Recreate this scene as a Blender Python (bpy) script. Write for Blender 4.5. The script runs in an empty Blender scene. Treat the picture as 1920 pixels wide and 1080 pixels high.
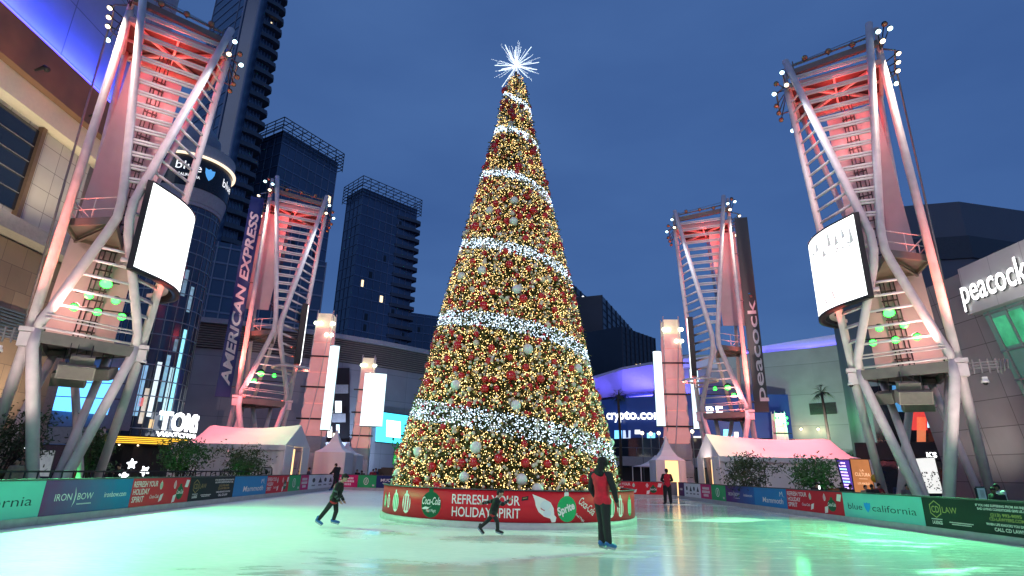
import bpy, math, random
import numpy as np
from mathutils import Vector, Matrix
R = math.radians
random.seed(7); rng = np.random.default_rng(7)
scene = bpy.context.scene
C = scene.collection
# ---------------------------------------------------------------- camera
FPX, PITCH, ROLL, EYE = 1067.0, R(17.9), R(1.35), 1.5
r0 = Vector((1, 0, 0)); dv = Vector((0, math.cos(PITCH), math.sin(PITCH))); u0 = Vector((0, -math.sin(PITCH), math.cos(PITCH)))
RT = r0*math.cos(ROLL) + u0*math.sin(ROLL); UP = u0*math.cos(ROLL) - r0*math.sin(ROLL)
cam_d = bpy.data.cameras.new('camera'); cam = bpy.data.objects.new('camera', cam_d); C.objects.link(cam)
cam_d.sensor_width = 36; cam_d.lens = FPX/1920*36; cam_d.clip_start = 0.05; cam_d.clip_end = 3000
cam.matrix_world = Matrix(((RT.x, UP.x, -dv.x, 0), (RT.y, UP.y, -dv.y, 0), (RT.z, UP.z, -dv.z, EYE), (0, 0, 0, 1)))
scene.camera = cam
# ---------------------------------------------------------------- sky, sun, exposure
SUN_EL, SUN_ROT = R(1.0), R(205)
w = bpy.data.worlds.new('World'); scene.world = w; w.use_nodes = True
nt = w.node_tree; nt.nodes.clear()
sky = nt.nodes.new('ShaderNodeTexSky'); sky.sky_type = 'NISHITA'; sky.sun_disc = False
sky.sun_elevation = SUN_EL; sky.sun_rotation = SUN_ROT; sky.altitude = 100; sky.air_density = 1.0; sky.dust_density = 0.4; sky.ozone_density = 4.0
tc = nt.nodes.new('ShaderNodeTexCoord')
mp = nt.nodes.new('ShaderNodeMapping'); mp.inputs['Scale'].default_value = (1.2, 1.2, 3.2)
cl = nt.nodes.new('ShaderNodeTexNoise'); cl.inputs['Scale'].default_value = 1.6; cl.inputs['Detail'].default_value = 5; cl.inputs['Roughness'].default_value = .5
cr = nt.nodes.new('ShaderNodeValToRGB')
cr.color_ramp.elements[0].position = .35; cr.color_ramp.elements[0].color = (.78, .81, .86, 1)
cr.color_ramp.elements[1].position = .70; cr.color_ramp.elements[1].color = (1.07, 1.05, 1.02, 1)
mx = nt.nodes.new('ShaderNodeMix'); mx.data_type = 'RGBA'; mx.blend_type = 'MULTIPLY'; mx.inputs[0].default_value = 1
mc = nt.nodes.new('ShaderNodeMix'); mc.data_type = 'RGBA'; mc.blend_type = 'MIX'; mc.inputs[0].default_value = .75     # an even layer of dusk cloud over the clear sky
SKY_CLOUD = (.34, .76, 1.98, 1)
mc.inputs[7].default_value = SKY_CLOUD
bg = nt.nodes.new('ShaderNodeBackground'); bg.inputs['Strength'].default_value = .12
ow = nt.nodes.new('ShaderNodeOutputWorld')
L = nt.links.new
L(tc.outputs['Generated'], mp.inputs[0]); L(mp.outputs[0], cl.inputs[0]); L(cl.outputs[0], cr.inputs[0])
L(sky.outputs[0], mc.inputs[6]); L(mc.outputs[2], mx.inputs[6]); L(cr.outputs[0], mx.inputs[7]); L(mx.outputs[2], bg.inputs[0]); L(bg.outputs[0], ow.inputs[0])
sd = bpy.data.lights.new('sun', 'SUN'); so = bpy.data.objects.new('sun', sd); C.objects.link(so)
sd.energy = .10; sd.angle = R(25); sd.color = (.8, .85, 1)       # the last glow of dusk, behind the camera
so.rotation_euler = (R(62), 0, R(-25))
vs = scene.view_settings; vs.view_transform = 'Standard'; vs.look = 'None'; vs.exposure = 0.85; vs.gamma = 1; vs.use_curve_mapping = False
cy = scene.cycles; cy.max_bounces = 5; cy.diffuse_bounces = 2; cy.glossy_bounces = 3; cy.transmission_bounces = 3; cy.transparent_max_bounces = 6
cy.sample_clamp_indirect = 3; cy.sample_clamp_direct = 40; cy.use_denoising = True; cy.caustics_reflective = False; cy.caustics_refractive = False
def lamp(kind, loc, target, watts, col, ang=60, blend=.6, rad=.12):
    d = bpy.data.lights.new('lamp', kind); d.energy = watts; d.color = col; d.shadow_soft_size = rad
    if kind == 'SPOT': d.spot_size = R(ang); d.spot_blend = blend
    o = bpy.data.objects.new('lamp', d); C.objects.link(o); o.location = loc
    if target is not None: o.rotation_euler = (Vector(target)-Vector(loc)).to_track_quat('-Z', 'Y').to_euler()
    return o
# ---------------------------------------------------------------- surveying helpers: photograph pixels (1920x1080) to real points at a known distance
def ray(x, y): return dv*FPX + RT*(x-960) - UP*(y-540)
def at(x, y, Y): d = ray(x, y); return Vector((0, 0, EYE)) + d*(Y/d.y)
def onz(x, y, z): d = ray(x, y); return Vector((0, 0, EYE)) + d*((z-EYE)/d.z)
def onx(x, y, X): d = ray(x, y); return Vector((0, 0, EYE)) + d*(X/d.x)
def onpl(x, y, p, n): d = ray(x, y); o = Vector((0, 0, EYE)); return o + d*((Vector(p)-o).dot(n)/d.dot(n))
def pj(p): q = Vector(p)-Vector((0, 0, EYE)); d = q.dot(dv); return 960+FPX*q.dot(RT)/d, 540-FPX*q.dot(UP)/d
def until(p0, d, px, tmax):
    lo, hi = 0., tmax; f = lambda t: pj(Vector(p0)+Vector(d)*t)[0]-px; s = f(lo)
    for _ in range(50):
        m = (lo+hi)/2
        if (f(m) > 0) == (s > 0): lo = m
        else: hi = m
    return lo
# ---------------------------------------------------------------- materials
MATS = {}
def mat(name, col, rough=.6, metal=0., emit=None, es=0., var=.12, vs_=6., bump=0., spec=.5, sample=True, tex='noise', coat=0., trans=0.):
    if name in MATS: return MATS[name]
    m = bpy.data.materials.new(name); m.use_nodes = True; t = m.node_tree; b = t.nodes['Principled BSDF']
    b.inputs['Roughness'].default_value = rough; b.inputs['Metallic'].default_value = metal; b.inputs['Specular IOR Level'].default_value = spec
    b.inputs['Coat Weight'].default_value = coat; b.inputs['Transmission Weight'].default_value = trans
    if emit is not None:
        b.inputs['Emission Color'].default_value = (*emit, 1); b.inputs['Emission Strength'].default_value = es
    c1 = tuple(max(0, c*(1-var)) for c in col); c2 = tuple(min(1, c*(1+var)) for c in col)
    g = t.nodes.new('ShaderNodeTexCoord'); n = t.nodes.new('ShaderNodeTexNoise'); n.inputs['Scale'].default_value = vs_; n.inputs['Detail'].default_value = 5
    r = t.nodes.new('ShaderNodeValToRGB'); r.color_ramp.elements[0].position = .3; r.color_ramp.elements[1].position = .7
    r.color_ramp.elements[0].color = (*c1, 1); r.color_ramp.elements[1].color = (*c2, 1)
    t.links.new(g.outputs['Object'], n.inputs[0]); t.links.new(n.outputs[0], r.inputs[0]); t.links.new(r.outputs[0], b.inputs['Base Color'])
    if rough > .05 and emit is None:
        mr = t.nodes.new('ShaderNodeMapRange'); mr.inputs[3].default_value = rough*.8; mr.inputs[4].default_value = min(1, rough*1.2)
        t.links.new(n.outputs[0], mr.inputs[0]); t.links.new(mr.outputs[0], b.inputs['Roughness'])
    if bump:
        bp = t.nodes.new('ShaderNodeBump'); bp.inputs['Strength'].default_value = bump; t.links.new(n.outputs[0], bp.inputs['Height']); t.links.new(bp.outputs[0], b.inputs['Normal'])
    if not sample: m.cycles.emission_sampling = 'NONE'
    MATS[name] = m; return m
def panelmat(name, col, joint, bw, bh, js=.012, rough=.5, metal=0., offset=0., var=.15, wall='xy', spec=.5):
    """cladding panels with joints: brick texture over the wall's own length and height"""
    if name in MATS: return MATS[name]
    m = mat(name, col, rough, metal, var=var, spec=spec); t = m.node_tree; b = t.nodes['Principled BSDF']
    g = t.nodes.new('ShaderNodeTexCoord'); s = t.nodes.new('ShaderNodeSeparateXYZ'); c = t.nodes.new('ShaderNodeCombineXYZ'); a = t.nodes.new('ShaderNodeMath'); a.operation = 'ADD'
    br = t.nodes.new('ShaderNodeTexBrick'); br.offset = offset; br.inputs['Scale'].default_value = 1; br.inputs['Mortar Size'].default_value = js
    br.inputs['Brick Width'].default_value = bw; br.inputs['Row Height'].default_value = bh; br.inputs['Mortar Smooth'].default_value = 0
    br.inputs['Color1'].default_value = (*[x*(1-var) for x in col], 1); br.inputs['Color2'].default_value = (*[min(1, x*(1+var)) for x in col], 1); br.inputs['Mortar'].default_value = (*joint, 1)
    k = t.nodes.new('ShaderNodeTexNoise'); k.inputs['Scale'].default_value = .6; k.inputs['Detail'].default_value = 6
    mm = t.nodes.new('ShaderNodeMix'); mm.data_type = 'RGBA'; mm.blend_type = 'MULTIPLY'; mm.inputs[0].default_value = .35
    l = t.links.new
    l(g.outputs['Object'], s.inputs[0])
    if wall == 'x': l(s.outputs[0], c.inputs[0])
    elif wall == 'y': l(s.outputs[1], c.inputs[0])
    else:
        l(s.outputs[0], a.inputs[0]); l(s.outputs[1], a.inputs[1]); l(a.outputs[0], c.inputs[0])
    l(s.outputs[2], c.inputs[1]); l(c.outputs[0], br.inputs[0]); l(br.outputs[0], mm.inputs[6]); l(g.outputs['Object'], k.inputs[0]); l(k.outputs[0], mm.inputs[7]); l(mm.outputs[2], b.inputs['Base Color'])
    return m
# ---------------------------------------------------------------- mesh builder
OFF = {}
class MB:
    def __init__(s): s.v = []; s.f = []; s.m = []; s.sm = []
    def add(s, vs, fs, mi=0, smooth=False):
        o = len(s.v); s.v += [tuple(p) for p in vs]; s.f += [tuple(i+o for i in f) for f in fs]; s.m += [mi]*len(fs); s.sm += [smooth]*len(fs); return s
    def quad(s, a, b, c, d, mi=0): return s.add([a, b, c, d], [(0, 1, 2, 3)], mi)
    def box(s, c, d, rz=0, mi=0, ax=None):
        c = Vector(c); x, y, z = [k/2 for k in d]
        X, Y, Z = ax if ax else (Vector((math.cos(rz), math.sin(rz), 0)), Vector((-math.sin(rz), math.cos(rz), 0)), Vector((0, 0, 1)))
        vs = [c+X*(i*x)+Y*(j*y)+Z*(k*z) for i in (-1, 1) for j in (-1, 1) for k in (-1, 1)]
        return s.add(vs, [(0, 1, 3, 2), (4, 6, 7, 5), (0, 4, 5, 1), (2, 3, 7, 6), (0, 2, 6, 4), (1, 5, 7, 3)], mi)
    def bar(s, p, q, w_, h, mi=0):
        p = Vector(p); q = Vector(q); z = (q-p); ln = z.length; z.normalize()
        x = z.cross(Vector((0, 0, 1))); x = x.normalized() if x.length > 1e-4 else Vector((1, 0, 0)); y = z.cross(x)
        return s.box((p+q)/2, (w_, h, ln), 0, mi, (x, y, z))
    def tube(s, path, r, n=8, cap=True, mi=0, smooth=True):
        P = [Vector(p) for p in path]; rr = r if isinstance(r, (list, tuple)) else [r]*len(P)
        vs = []; fs = []; px = None
        for i, p in enumerate(P):
            t = (P[min(i+1, len(P)-1)]-P[max(i-1, 0)]).normalized()
            if px is None:
                x = t.cross(Vector((0, 0, 1))); x = x.normalized() if x.length > 1e-3 else Vector((1, 0, 0))
            else:
                x = (px - t*px.dot(t)); x = x.normalized() if x.length > 1e-4 else Vector((1, 0, 0))
            px = x; y = t.cross(x)
            vs += [p+(x*math.cos(2*math.pi*k/n)+y*math.sin(2*math.pi*k/n))*rr[i] for k in range(n)]
        for i in range(len(P)-1):
            for k in range(n): fs.append((i*n+k, i*n+(k+1) % n, (i+1)*n+(k+1) % n, (i+1)*n+k))
        if cap: fs += [tuple(range(n-1, -1, -1)), tuple((len(P)-1)*n+k for k in range(n))]
        return s.add(vs, fs, mi, smooth)
    def sphere(s, c, r, nu=12, nv=8, mi=0):
        c = Vector(c); rx, ry, rz = r if isinstance(r, (tuple, list)) else (r, r, r); vs = [c+Vector((0, 0, rz))]; fs = []
        for j in range(1, nv):
            a = math.pi*j/nv
            vs += [c+Vector((rx*math.sin(a)*math.cos(2*math.pi*i/nu), ry*math.sin(a)*math.sin(2*math.pi*i/nu), rz*math.cos(a))) for i in range(nu)]
        vs.append(c-Vector((0, 0, rz))); e = len(vs)-1
        for i in range(nu):
            fs.append((0, 1+i, 1+(i+1) % nu)); fs.append((e, 1+(nv-2)*nu+(i+1) % nu, 1+(nv-2)*nu+i))
            for j in range(nv-2): a = 1+j*nu; fs.append((a+i, a+nu+i, a+nu+(i+1) % nu, a+(i+1) % nu))
        return s.add(vs, fs, mi, True)
    def lathe(s, prof, c=(0, 0, 0), n=16, mi=0, smooth=True):
        c = Vector(c); vs = [c+Vector((r*math.cos(2*math.pi*k/n), r*math.sin(2*math.pi*k/n), z)) for r, z in prof for k in range(n)]; fs = []
        for i in range(len(prof)-1):
            for k in range(n): fs.append((i*n+k, i*n+(k+1) % n, (i+1)*n+(k+1) % n, (i+1)*n+k))
        return s.add(vs, fs, mi, smooth)
    def slab(s, poly, ext, mi=0):
        """a flat outline (3-D points) pushed along a vector: a real thickness"""
        n = len(poly); e = Vector(ext); vs = [Vector(p) for p in poly]+[Vector(p)+e for p in poly]
        return s.add(vs, [tuple(range(n-1, -1, -1)), tuple(range(n, 2*n))]+[(i, (i+1) % n, n+(i+1) % n, n+i) for i in range(n)], mi)
    def wall(s, line, z0, z1, th, mi=0, close=True):
        """a wall of thickness th along a plan polyline; z0/z1 may be lists; th>0 thickens to the left of the direction"""
        n = len(line); P = [Vector((p[0], p[1], 0)) for p in line]; N = []
        for i in range(n):
            t = (P[min(i+1, n-1)]-P[max(i-1, 0)]).normalized(); N.append(Vector((-t.y, t.x, 0)))
        a = z0 if isinstance(z0, list) else [z0]*n; b = z1 if isinstance(z1, list) else [z1]*n
        vs = []
        for i in range(n):
            q = P[i]+N[i]*th
            vs += [(P[i].x, P[i].y, a[i]), (P[i].x, P[i].y, b[i]), (q.x, q.y, b[i]), (q.x, q.y, a[i])]
        fs = []
        for i in range(n-1):
            for k in range(4): fs.append((i*4+k, i*4+(k+1) % 4, i*4+4+(k+1) % 4, i*4+4+k))
        fs += [(3, 2, 1, 0), tuple((n-1)*4+k for k in range(4))]
        return s.add(vs, fs, mi)
    def text(s, txt, fn, w_=None, h=1., bold=0., shear=0., mi=0, sx=1., track=1., center=True):
        vs, fs, bw, bh = glyphs(txt, bold, shear, track)
        k = h/CAP; kx = (w_/bw) if w_ else k*sx
        return s.add([fn((x-(bw/2 if center else 0))*kx, y*k) for x, y in vs], fs, mi)
    def build(s, name, mats, parent=None, mirror=1, world=True):
        me = bpy.data.meshes.new(name); off = OFF.get(parent.name, (0, 0, 0)) if parent else (0, 0, 0)
        vs = np.array(s.v, dtype=np.float64).reshape(-1, 3)-np.array(off); fs = s.f
        if mirror < 0: vs = vs*np.array([-1, 1, 1]); fs = [tuple(reversed(f)) for f in fs]
        me.from_pydata(vs.tolist(), [], fs)
        for k in (mats if isinstance(mats, (list, tuple)) else [mats]): me.materials.append(k)
        if len(s.f): me.polygons.foreach_set('material_index', s.m); me.polygons.foreach_set('use_smooth', s.sm)
        me.update(); o = bpy.data.objects.new(name, me); C.objects.link(o)
        if parent: o.parent = parent; OFF[o.name] = off
        return o
CAP = .69; GL = {}
def glyphs(txt, bold=0., shear=0., track=1.):
    key = (txt, bold, shear, track)
    if key not in GL:
        cu = bpy.data.curves.new('t', 'FONT'); cu.body = txt; cu.offset = bold; cu.shear = shear; cu.resolution_u = 3; cu.space_character = track; cu.fill_mode = 'FRONT'
        o = bpy.data.objects.new('t', cu); C.objects.link(o); dg = bpy.context.evaluated_depsgraph_get(); dg.update()
        me = bpy.data.meshes.new_from_object(o.evaluated_get(dg)); vs = [(v.co.x, v.co.y) for v in me.vertices]; fs = [tuple(p.vertices) for p in me.polygons]
        bpy.data.objects.remove(o); bpy.data.curves.remove(cu); bpy.data.meshes.remove(me)
        x0 = min(v[0] for v in vs); x1 = max(v[0] for v in vs)
        GL[key] = ([(x-x0, y) for x, y in vs], fs, x1-x0, 1)
    return GL[key]
def plane_fn(o, right, up, lift=Vector((0, 0, 0))):
    o = Vector(o)+lift; right = Vector(right); up = Vector(up); return lambda x, y: o+right*x+up*y
def tag(o, label=None, cat=None, group=None, kind=None):
    if label: o['label'] = label
    if cat: o['category'] = cat
    if group: o['group'] = group
    if kind: o['kind'] = kind
    return o
def thing(name, label, cat, loc=(0, 0, 0), group=None, local=False, rz=0.):
    o = bpy.data.objects.new(name, None); C.objects.link(o); o.location = loc; o.rotation_euler = (0, 0, rz); o.empty_display_size = .3
    OFF[o.name] = (0, 0, 0) if local else tuple(loc)
    return tag(o, label, cat, group)
def copy_thing(src, loc, rz=0., label=None, scale=None):
    def cp(o, p):
        c = o.copy(); C.objects.link(c); OFF[c.name] = OFF.get(o.name, (0, 0, 0))
        if p: c.parent = p
        for ch in list(o.children): cp(ch, c)
        return c
    r = cp(src, None); r.location = loc; r.rotation_euler = (0, 0, rz)
    if scale: r.scale = (scale,)*3 if not isinstance(scale, tuple) else scale
    if label: r['label'] = label
    return r
def circ(c, r, n, right, up): return [Vector(c)+Vector(right)*(r*math.cos(2*math.pi*i/n))+Vector(up)*(r*math.sin(2*math.pi*i/n)) for i in range(n)]
# palette
WHITE = mat('white paint', (.80, .79, .77), .38, var=.05, vs_=2)
GREYM = mat('grey metal', (.22, .22, .22), .45, .3)
DARK = mat('dark metal', (.03, .03, .033), .4, .3)
DECK = mat('deck steel', (.20, .18, .16), .6, .2, vs_=3)
FABRIC = mat('white fabric', (.78, .74, .72), .75, var=.06, vs_=1.5, bump=.05)
BLACK = mat('black rubber', (.012, .012, .014), .5)
# ================================================================ GROUND AND ICE
g = MB(); g.quad((-700, -60, -.03), (700, -60, -.03), (700, 1200, -.03), (-700, 1200, -.03))
tag(g.build('plaza_pavement', panelmat('plaza paving', (.10, .10, .105), (.05, .05, .05), 1.2, 1.2, .02, .45)), kind='structure')
ice = mat('wet ice', (.80, .84, .83), .3, var=.05, vs_=.35, spec=.6)
t = ice.node_tree; b = t.nodes['Principled BSDF']
tcn = t.nodes.new('ShaderNodeTexCoord')
m1 = t.nodes.new('ShaderNodeMapping'); m1.inputs['Scale'].default_value = (.13, .30, 1); m1.inputs['Location'].default_value = (3.1, 1.7, 0)
n1 = t.nodes.new('ShaderNodeTexNoise'); n1.inputs['Scale'].default_value = 1.0; n1.inputs['Detail'].default_value = 7; n1.inputs['Roughness'].default_value = .62; n1.inputs['Distortion'].default_value = .4
sp = t.nodes.new('ShaderNodeSeparateXYZ'); gr = t.nodes.new('ShaderNodeMapRange')     # the meltwater lies on the right-hand, near side of the rink
gr.inputs[1].default_value = -6; gr.inputs[2].default_value = 5; gr.inputs[3].default_value = -.14; gr.inputs[4].default_value = .115
ad = t.nodes.new('ShaderNodeMath'); ad.operation = 'ADD'
wet = t.nodes.new('ShaderNodeValToRGB'); wet.color_ramp.elements[0].position = .47; wet.color_ramp.elements[1].position = .545
rg = t.nodes.new('ShaderNodeMapRange'); rg.inputs[3].default_value = .42; rg.inputs[4].default_value = .06
lk = t.links.new
for q in list(b.inputs['Roughness'].links): t.links.remove(q)
lk(tcn.outputs['Object'], m1.inputs[0]); lk(m1.outputs[0], n1.inputs[0]); lk(tcn.outputs['Object'], sp.inputs[0]); lk(sp.outputs[0], gr.inputs[0])
lk(n1.outputs[0], ad.inputs[0]); lk(gr.outputs[0], ad.inputs[1]); lk(ad.outputs[0], wet.inputs[0]); lk(wet.outputs[0], rg.inputs[0]); lk(rg.outputs[0], b.inputs['Roughness'])
base = b.inputs['Base Color'].links[0].from_socket
wc = t.nodes.new('ShaderNodeMix'); wc.data_type = 'RGBA'; wc.blend_type = 'MULTIPLY'; wc.inputs[7].default_value = (.80, .88, .84, 1)   # bare wet ice is greyer than frosted ice
lk(wet.outputs[0], wc.inputs[0]); lk(base, wc.inputs[6])
# skate scratches
m2 = t.nodes.new('ShaderNodeMapping'); m2.inputs['Rotation'].default_value = (0, 0, .5); m2.inputs['Scale'].default_value = (1, 9, 1)
n2 = t.nodes.new('ShaderNodeTexNoise'); n2.inputs['Scale'].default_value = 3.4; n2.inputs['Detail'].default_value = 8; n2.inputs['Distortion'].default_value = 1.2
sc = t.nodes.new('ShaderNodeValToRGB'); sc.color_ramp.elements[0].position = .42; sc.color_ramp.elements[0].color = (.82, .86, .86, 1); sc.color_ramp.elements[1].position = .6
w2 = t.nodes.new('ShaderNodeMix'); w2.data_type = 'RGBA'; w2.blend_type = 'MULTIPLY'; w2.inputs[0].default_value = 1
lk(tcn.outputs['Object'], m2.inputs[0]); lk(m2.outputs[0], n2.inputs[0]); lk(n2.outputs[0], sc.inputs[0]); lk(wc.outputs[2], w2.inputs[6]); lk(sc.outputs[0], w2.inputs[7]); lk(w2.outputs[2], b.inputs['Base Color'])
for rot_, off_ in ((.9, 0), (-.35, 7), (2.1, 3)):      # thin blade tracks
    mk = t.nodes.new('ShaderNodeMapping'); mk.inputs['Rotation'].default_value = (0, 0, rot_); mk.inputs['Scale'].default_value = (.10, 1.6, 1); mk.inputs['Location'].default_value = (off_, 0, 0)
    nk = t.nodes.new('ShaderNodeTexNoise'); nk.inputs['Scale'].default_value = 1.5; nk.inputs['Detail'].default_value = 3; nk.inputs['Distortion'].default_value = .8
    rk = t.nodes.new('ShaderNodeValToRGB'); rk.color_ramp.elements[0].position = .488; rk.color_ramp.elements[0].color = (0, 0, 0, 1); rk.color_ramp.elements[1].position = .5; rk.color_ramp.elements[1].color = (1, 1, 1, 1); e3 = rk.color_ramp.elements.new(.512); e3.color = (0, 0, 0, 1)
    am = t.nodes.new('ShaderNodeMath'); am.operation = 'MULTIPLY_ADD'; am.inputs[1].default_value = .16
    src = b.inputs['Roughness'].links[0].from_socket
    lk(tcn.outputs['Object'], mk.inputs[0]); lk(mk.outputs[0], nk.inputs[0]); lk(nk.outputs[0], rk.inputs[0]); lk(rk.outputs[0], am.inputs[0]); lk(src, am.inputs[2]); lk(am.outputs[0], b.inputs['Roughness'])
bp = t.nodes.new('ShaderNodeBump'); bp.inputs['Strength'].default_value = .05; bp.inputs['Distance'].default_value = .05; lk(n2.outputs[0], bp.inputs['Height']); lk(bp.outputs[0], b.inputs['Normal'])
g = MB(); g.quad((-11.2, 1.5, 0), (13.6, 1.5, 0), (12.1, 42.6, 0), (-12.5, 43.6, 0))
tag(g.build('ice_rink', ice), kind='structure')

# ================================================================ RINK BOARDS WITH ADVERTS
BH = 1.03
def flat(name, c, **k): return mat(name, c, k.pop('rough', .45), var=k.pop('var', .05), vs_=1.2, spec=.18, **k)
RED = flat('advert red', (.60, .022, .035)); WHT = flat('advert white', (.82, .80, .74)); TEAL = flat('advert teal', (.17, .56, .52)); INK = flat('advert ink', (.02, .05, .06))
NAVY = flat('advert navy', (.02, .035, .14)); COAL = flat('advert charcoal', (.012, .022, .02)); GOLD = flat('advert gold', (.36, .26, .10)); MBLUE = flat('advert blue', (.03, .24, .50))
PINK = flat('advert pink', (.62, .03, .16)); GRN = flat('advert green', (.03, .40, .13)); DGRN = flat('advert dark green', (.015, .11, .05)); SBLUE = flat('shield blue', (.02, .28, .75)); PAPER = flat('advert pale', (.70, .74, .75))
KICK = mat('kick plate', (.42, .44, .43), .5, var=.12, vs_=4); RAILM = mat('cap rail', (.05, .05, .055), .5)
def grad(name, c1, c2):
    if name in MATS: return MATS[name]
    m = mat(name, c1, .45, var=0, spec=.18); t = m.node_tree; b = t.nodes['Principled BSDF']; g = t.nodes.new('ShaderNodeTexCoord'); s = t.nodes.new('ShaderNodeSeparateXYZ'); r = t.nodes.new('ShaderNodeValToRGB')
    n = t.nodes.new('ShaderNodeTexNoise'); n.inputs['Scale'].default_value = 3; a = t.nodes.new('ShaderNodeMath'); a.operation = 'MULTIPLY_ADD'; a.inputs[1].default_value = .35
    r.color_ramp.elements[0].color = (*c1, 1); r.color_ramp.elements[1].color = (*c2, 1); r.color_ramp.elements[0].position = .15; r.color_ramp.elements[1].position = 1.1
    t.links.new(g.outputs['Generated'], s.inputs[0]); t.links.new(s.outputs['Y'], a.inputs[2]); t.links.new(g.outputs['Object'], n.inputs[0]); t.links.new(n.outputs[0], a.inputs[0]); t.links.new(a.outputs[0], r.inputs[0]); t.links.new(r.outputs[0], b.inputs['Base Color']); return m
def ellipse(c, a, b, n=20): return [(c[0]+a*math.cos(6.2832*i/n), c[1]+b*math.sin(6.2832*i/n)) for i in range(n)]
def put(mb, poly, fn, mi=0): mb.add([fn(x, y) for x, y in poly], [tuple(range(len(poly)))], mi)
def bauble_print(mb, fn, c, r, mi, dark=1, stripes=True):
    put(mb, ellipse(c, r*.72, r, 18), fn, mi)
    if stripes:
        for q in (-.42, 0, .42): put(mb, [(c[0]+r*(q-.10), c[1]-r*.72), (c[0]+r*(q+.05), c[1]-r*.72), (c[0]+r*(q+.16), c[1]+r*.72), (c[0]+r*(q+.0), c[1]+r*.72)], lambda x, y: fn(x, y)+LIFT, dark)
    put(mb, [(c[0]-.14*r, c[1]+r*.96), (c[0]+.14*r, c[1]+r*.96), (c[0]+.12*r, c[1]+r*1.25), (c[0]-.12*r, c[1]+r*1.25)], fn, mi)
LIFT = Vector((0, 0, 0))
def art(kind, mb, fn, W, H, em):
    """the printing on one board; x runs along the board, y up, origin at its lower left corner; materials: 0.. per kind"""
    def tx(s, x, y, w_, h, mi=0, **k): em('lettering').text(s, lambda a, c: fn(x+a, y+c), w_, h, mi=mi, **k)
    def greek(mb_, cx, y, w_, h_, mi=1):       # print too small to read in the photograph: a row of letter-sized marks
        k = 0; n_ = max(3, int(w_/(h_*.75)))
        for k in range(n_):
            x = cx-w_/2+w_*k/n_; mb_.add([fn(x, y), fn(x+w_/n_*.78, y), fn(x+w_/n_*.70, y+h_), fn(x+w_/n_*.08, y+h_)], [(0, 1, 2, 3)], mi)
    if kind == 'teal':
        tx('blue', W*.17, H*.33, W*.20, H*.26, 1, bold=-.004)
        s = [(0, .5), (.32, .42), (.5, .55), (.68, .42), (1, .5), (.97, .1), (.8, -.25), (.5, -.55), (.2, -.25), (.03, .1)]
        put(em('shield_emblem'), [(W*.30+x*W*.085, H*.46+y*H*.38) for x, y in s], fn, 2)
        tx('california', W*.665, H*.33, W*.52, H*.26, 1, bold=-.004)
    elif kind == 'bow':
        tx('IRON', W*.20, H*.40, W*.17, H*.20, 1); tx('BOW', W*.43, H*.40, W*.17, H*.20, 1)
        put(em('arc_emblem'), [(W*.300, H*.18), (W*.322, H*.34), (W*.326, H*.56), (W*.305, H*.80), (W*.315, H*.56), (W*.312, H*.34)], fn, 1)
        tx('ironbow.com', W*.79, H*.42, W*.28, H*.17, 1, bold=.008); greek(em('small_print'), W*.43, H*.25, W*.16, H*.04)
    elif kind == 'spirit':
        for i, s in enumerate(('REFRESH YOUR', 'HOLIDAY', 'SPIRIT')): tx(s, W*(.21, .15, .115)[i], H*(.70-.27*i), W*(.38, .25, .18)[i], H*.20, 1, bold=.018)
        tx('Coca-Cola', W*.37, H*.26, W*.15, H*.13, 1, shear=.35, bold=.01)
        bauble_print(em('ornament_print'), fn, (W*.46, H*.72), H*.15, 1, 2); bauble_print(em('ornament_print'), fn, (W*.71, H*.72), H*.15, 1, 0)
        put(em('ornament_print'), [(W*.45, H*.10), (W*.50, H*.16), (W*.52, H*.42), (W*.47, H*.36)], fn, 1); put(em('ornament_print'), [(W*.69, H*.02), (W*.74, H*.06), (W*.76, H*.36), (W*.70, H*.30)], fn, 1)
        put(em('ornament_print'), [(W*.90, H*.62), (W*.96, H*.60), (W*.985, H*.90), (W*.92, H*.92)], fn, 1)
        bd = em('badge_print'); put(bd, ellipse((W*.82, H*.40), W*.068, H*.27), fn, 3); bd.text('Coca-Cola', lambda q, c: fn(W*.82+q, H*.36+c)+LIFT, W*.125, H*.16, mi=1, shear=.3, bold=.02)
        put(bd, [(W*.80, H*.66), (W*.84, H*.66), (W*.84, H*.76), (W*.80, H*.76)], fn, 3)
    elif kind == 'law':
        e_ = em('emblem')
        for k, (ro, ri) in enumerate(((.30, .26),)):
            for i in range(6):
                a0, a1 = R(90+60*i), R(150+60*i); c = (W*.13, H*.62)
                put(e_, [(c[0]+H*ri*math.cos(a0), c[1]+H*ri*math.sin(a0)), (c[0]+H*ro*math.cos(a0), c[1]+H*ro*math.sin(a0)), (c[0]+H*ro*math.cos(a1), c[1]+H*ro*math.sin(a1)), (c[0]+H*ri*math.cos(a1), c[1]+H*ri*math.sin(a1))], fn, 1)
        tx('CD', W*.13, H*.51, W*.075, H*.22, 1, bold=.01); tx('LAW', W*.27, H*.52, W*.14, H*.20, 1)
        tx('LA.KINGS', W*.13, H*.12, W*.10, H*.11, 2, bold=.03); greek(em('small_print'), W*.13, H*.27, W*.11, H*.035, 2)
        greek(em('small_print'), W*.36, H*.21, W*.22, H*.035, 2); greek(em('small_print'), W*.36, H*.15, W*.18, H*.035, 2)
        for i, s in enumerate(('IF YOU ARE SUFFERING FROM AN INJURY OR', 'BAD LIVING CONDITIONS GIVE US A CALL.', '(213) 993-9095', 'CD-LAWYERS.COM', 'WHEN LIFE KNOCKS YOU DOWN', 'CALL CD LAW!')):
            tx(s, W*.75, H*(.83, .72, .55, .42, .27, .11)[i], W*(.46, .44, .24, .27, .34, .22)[i], H*(.07, .07, .09, .09, .07, .10)[i], (2, 2, 1, 1, 2, 2)[i], bold=.03)
    elif kind == 'mam':
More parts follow.
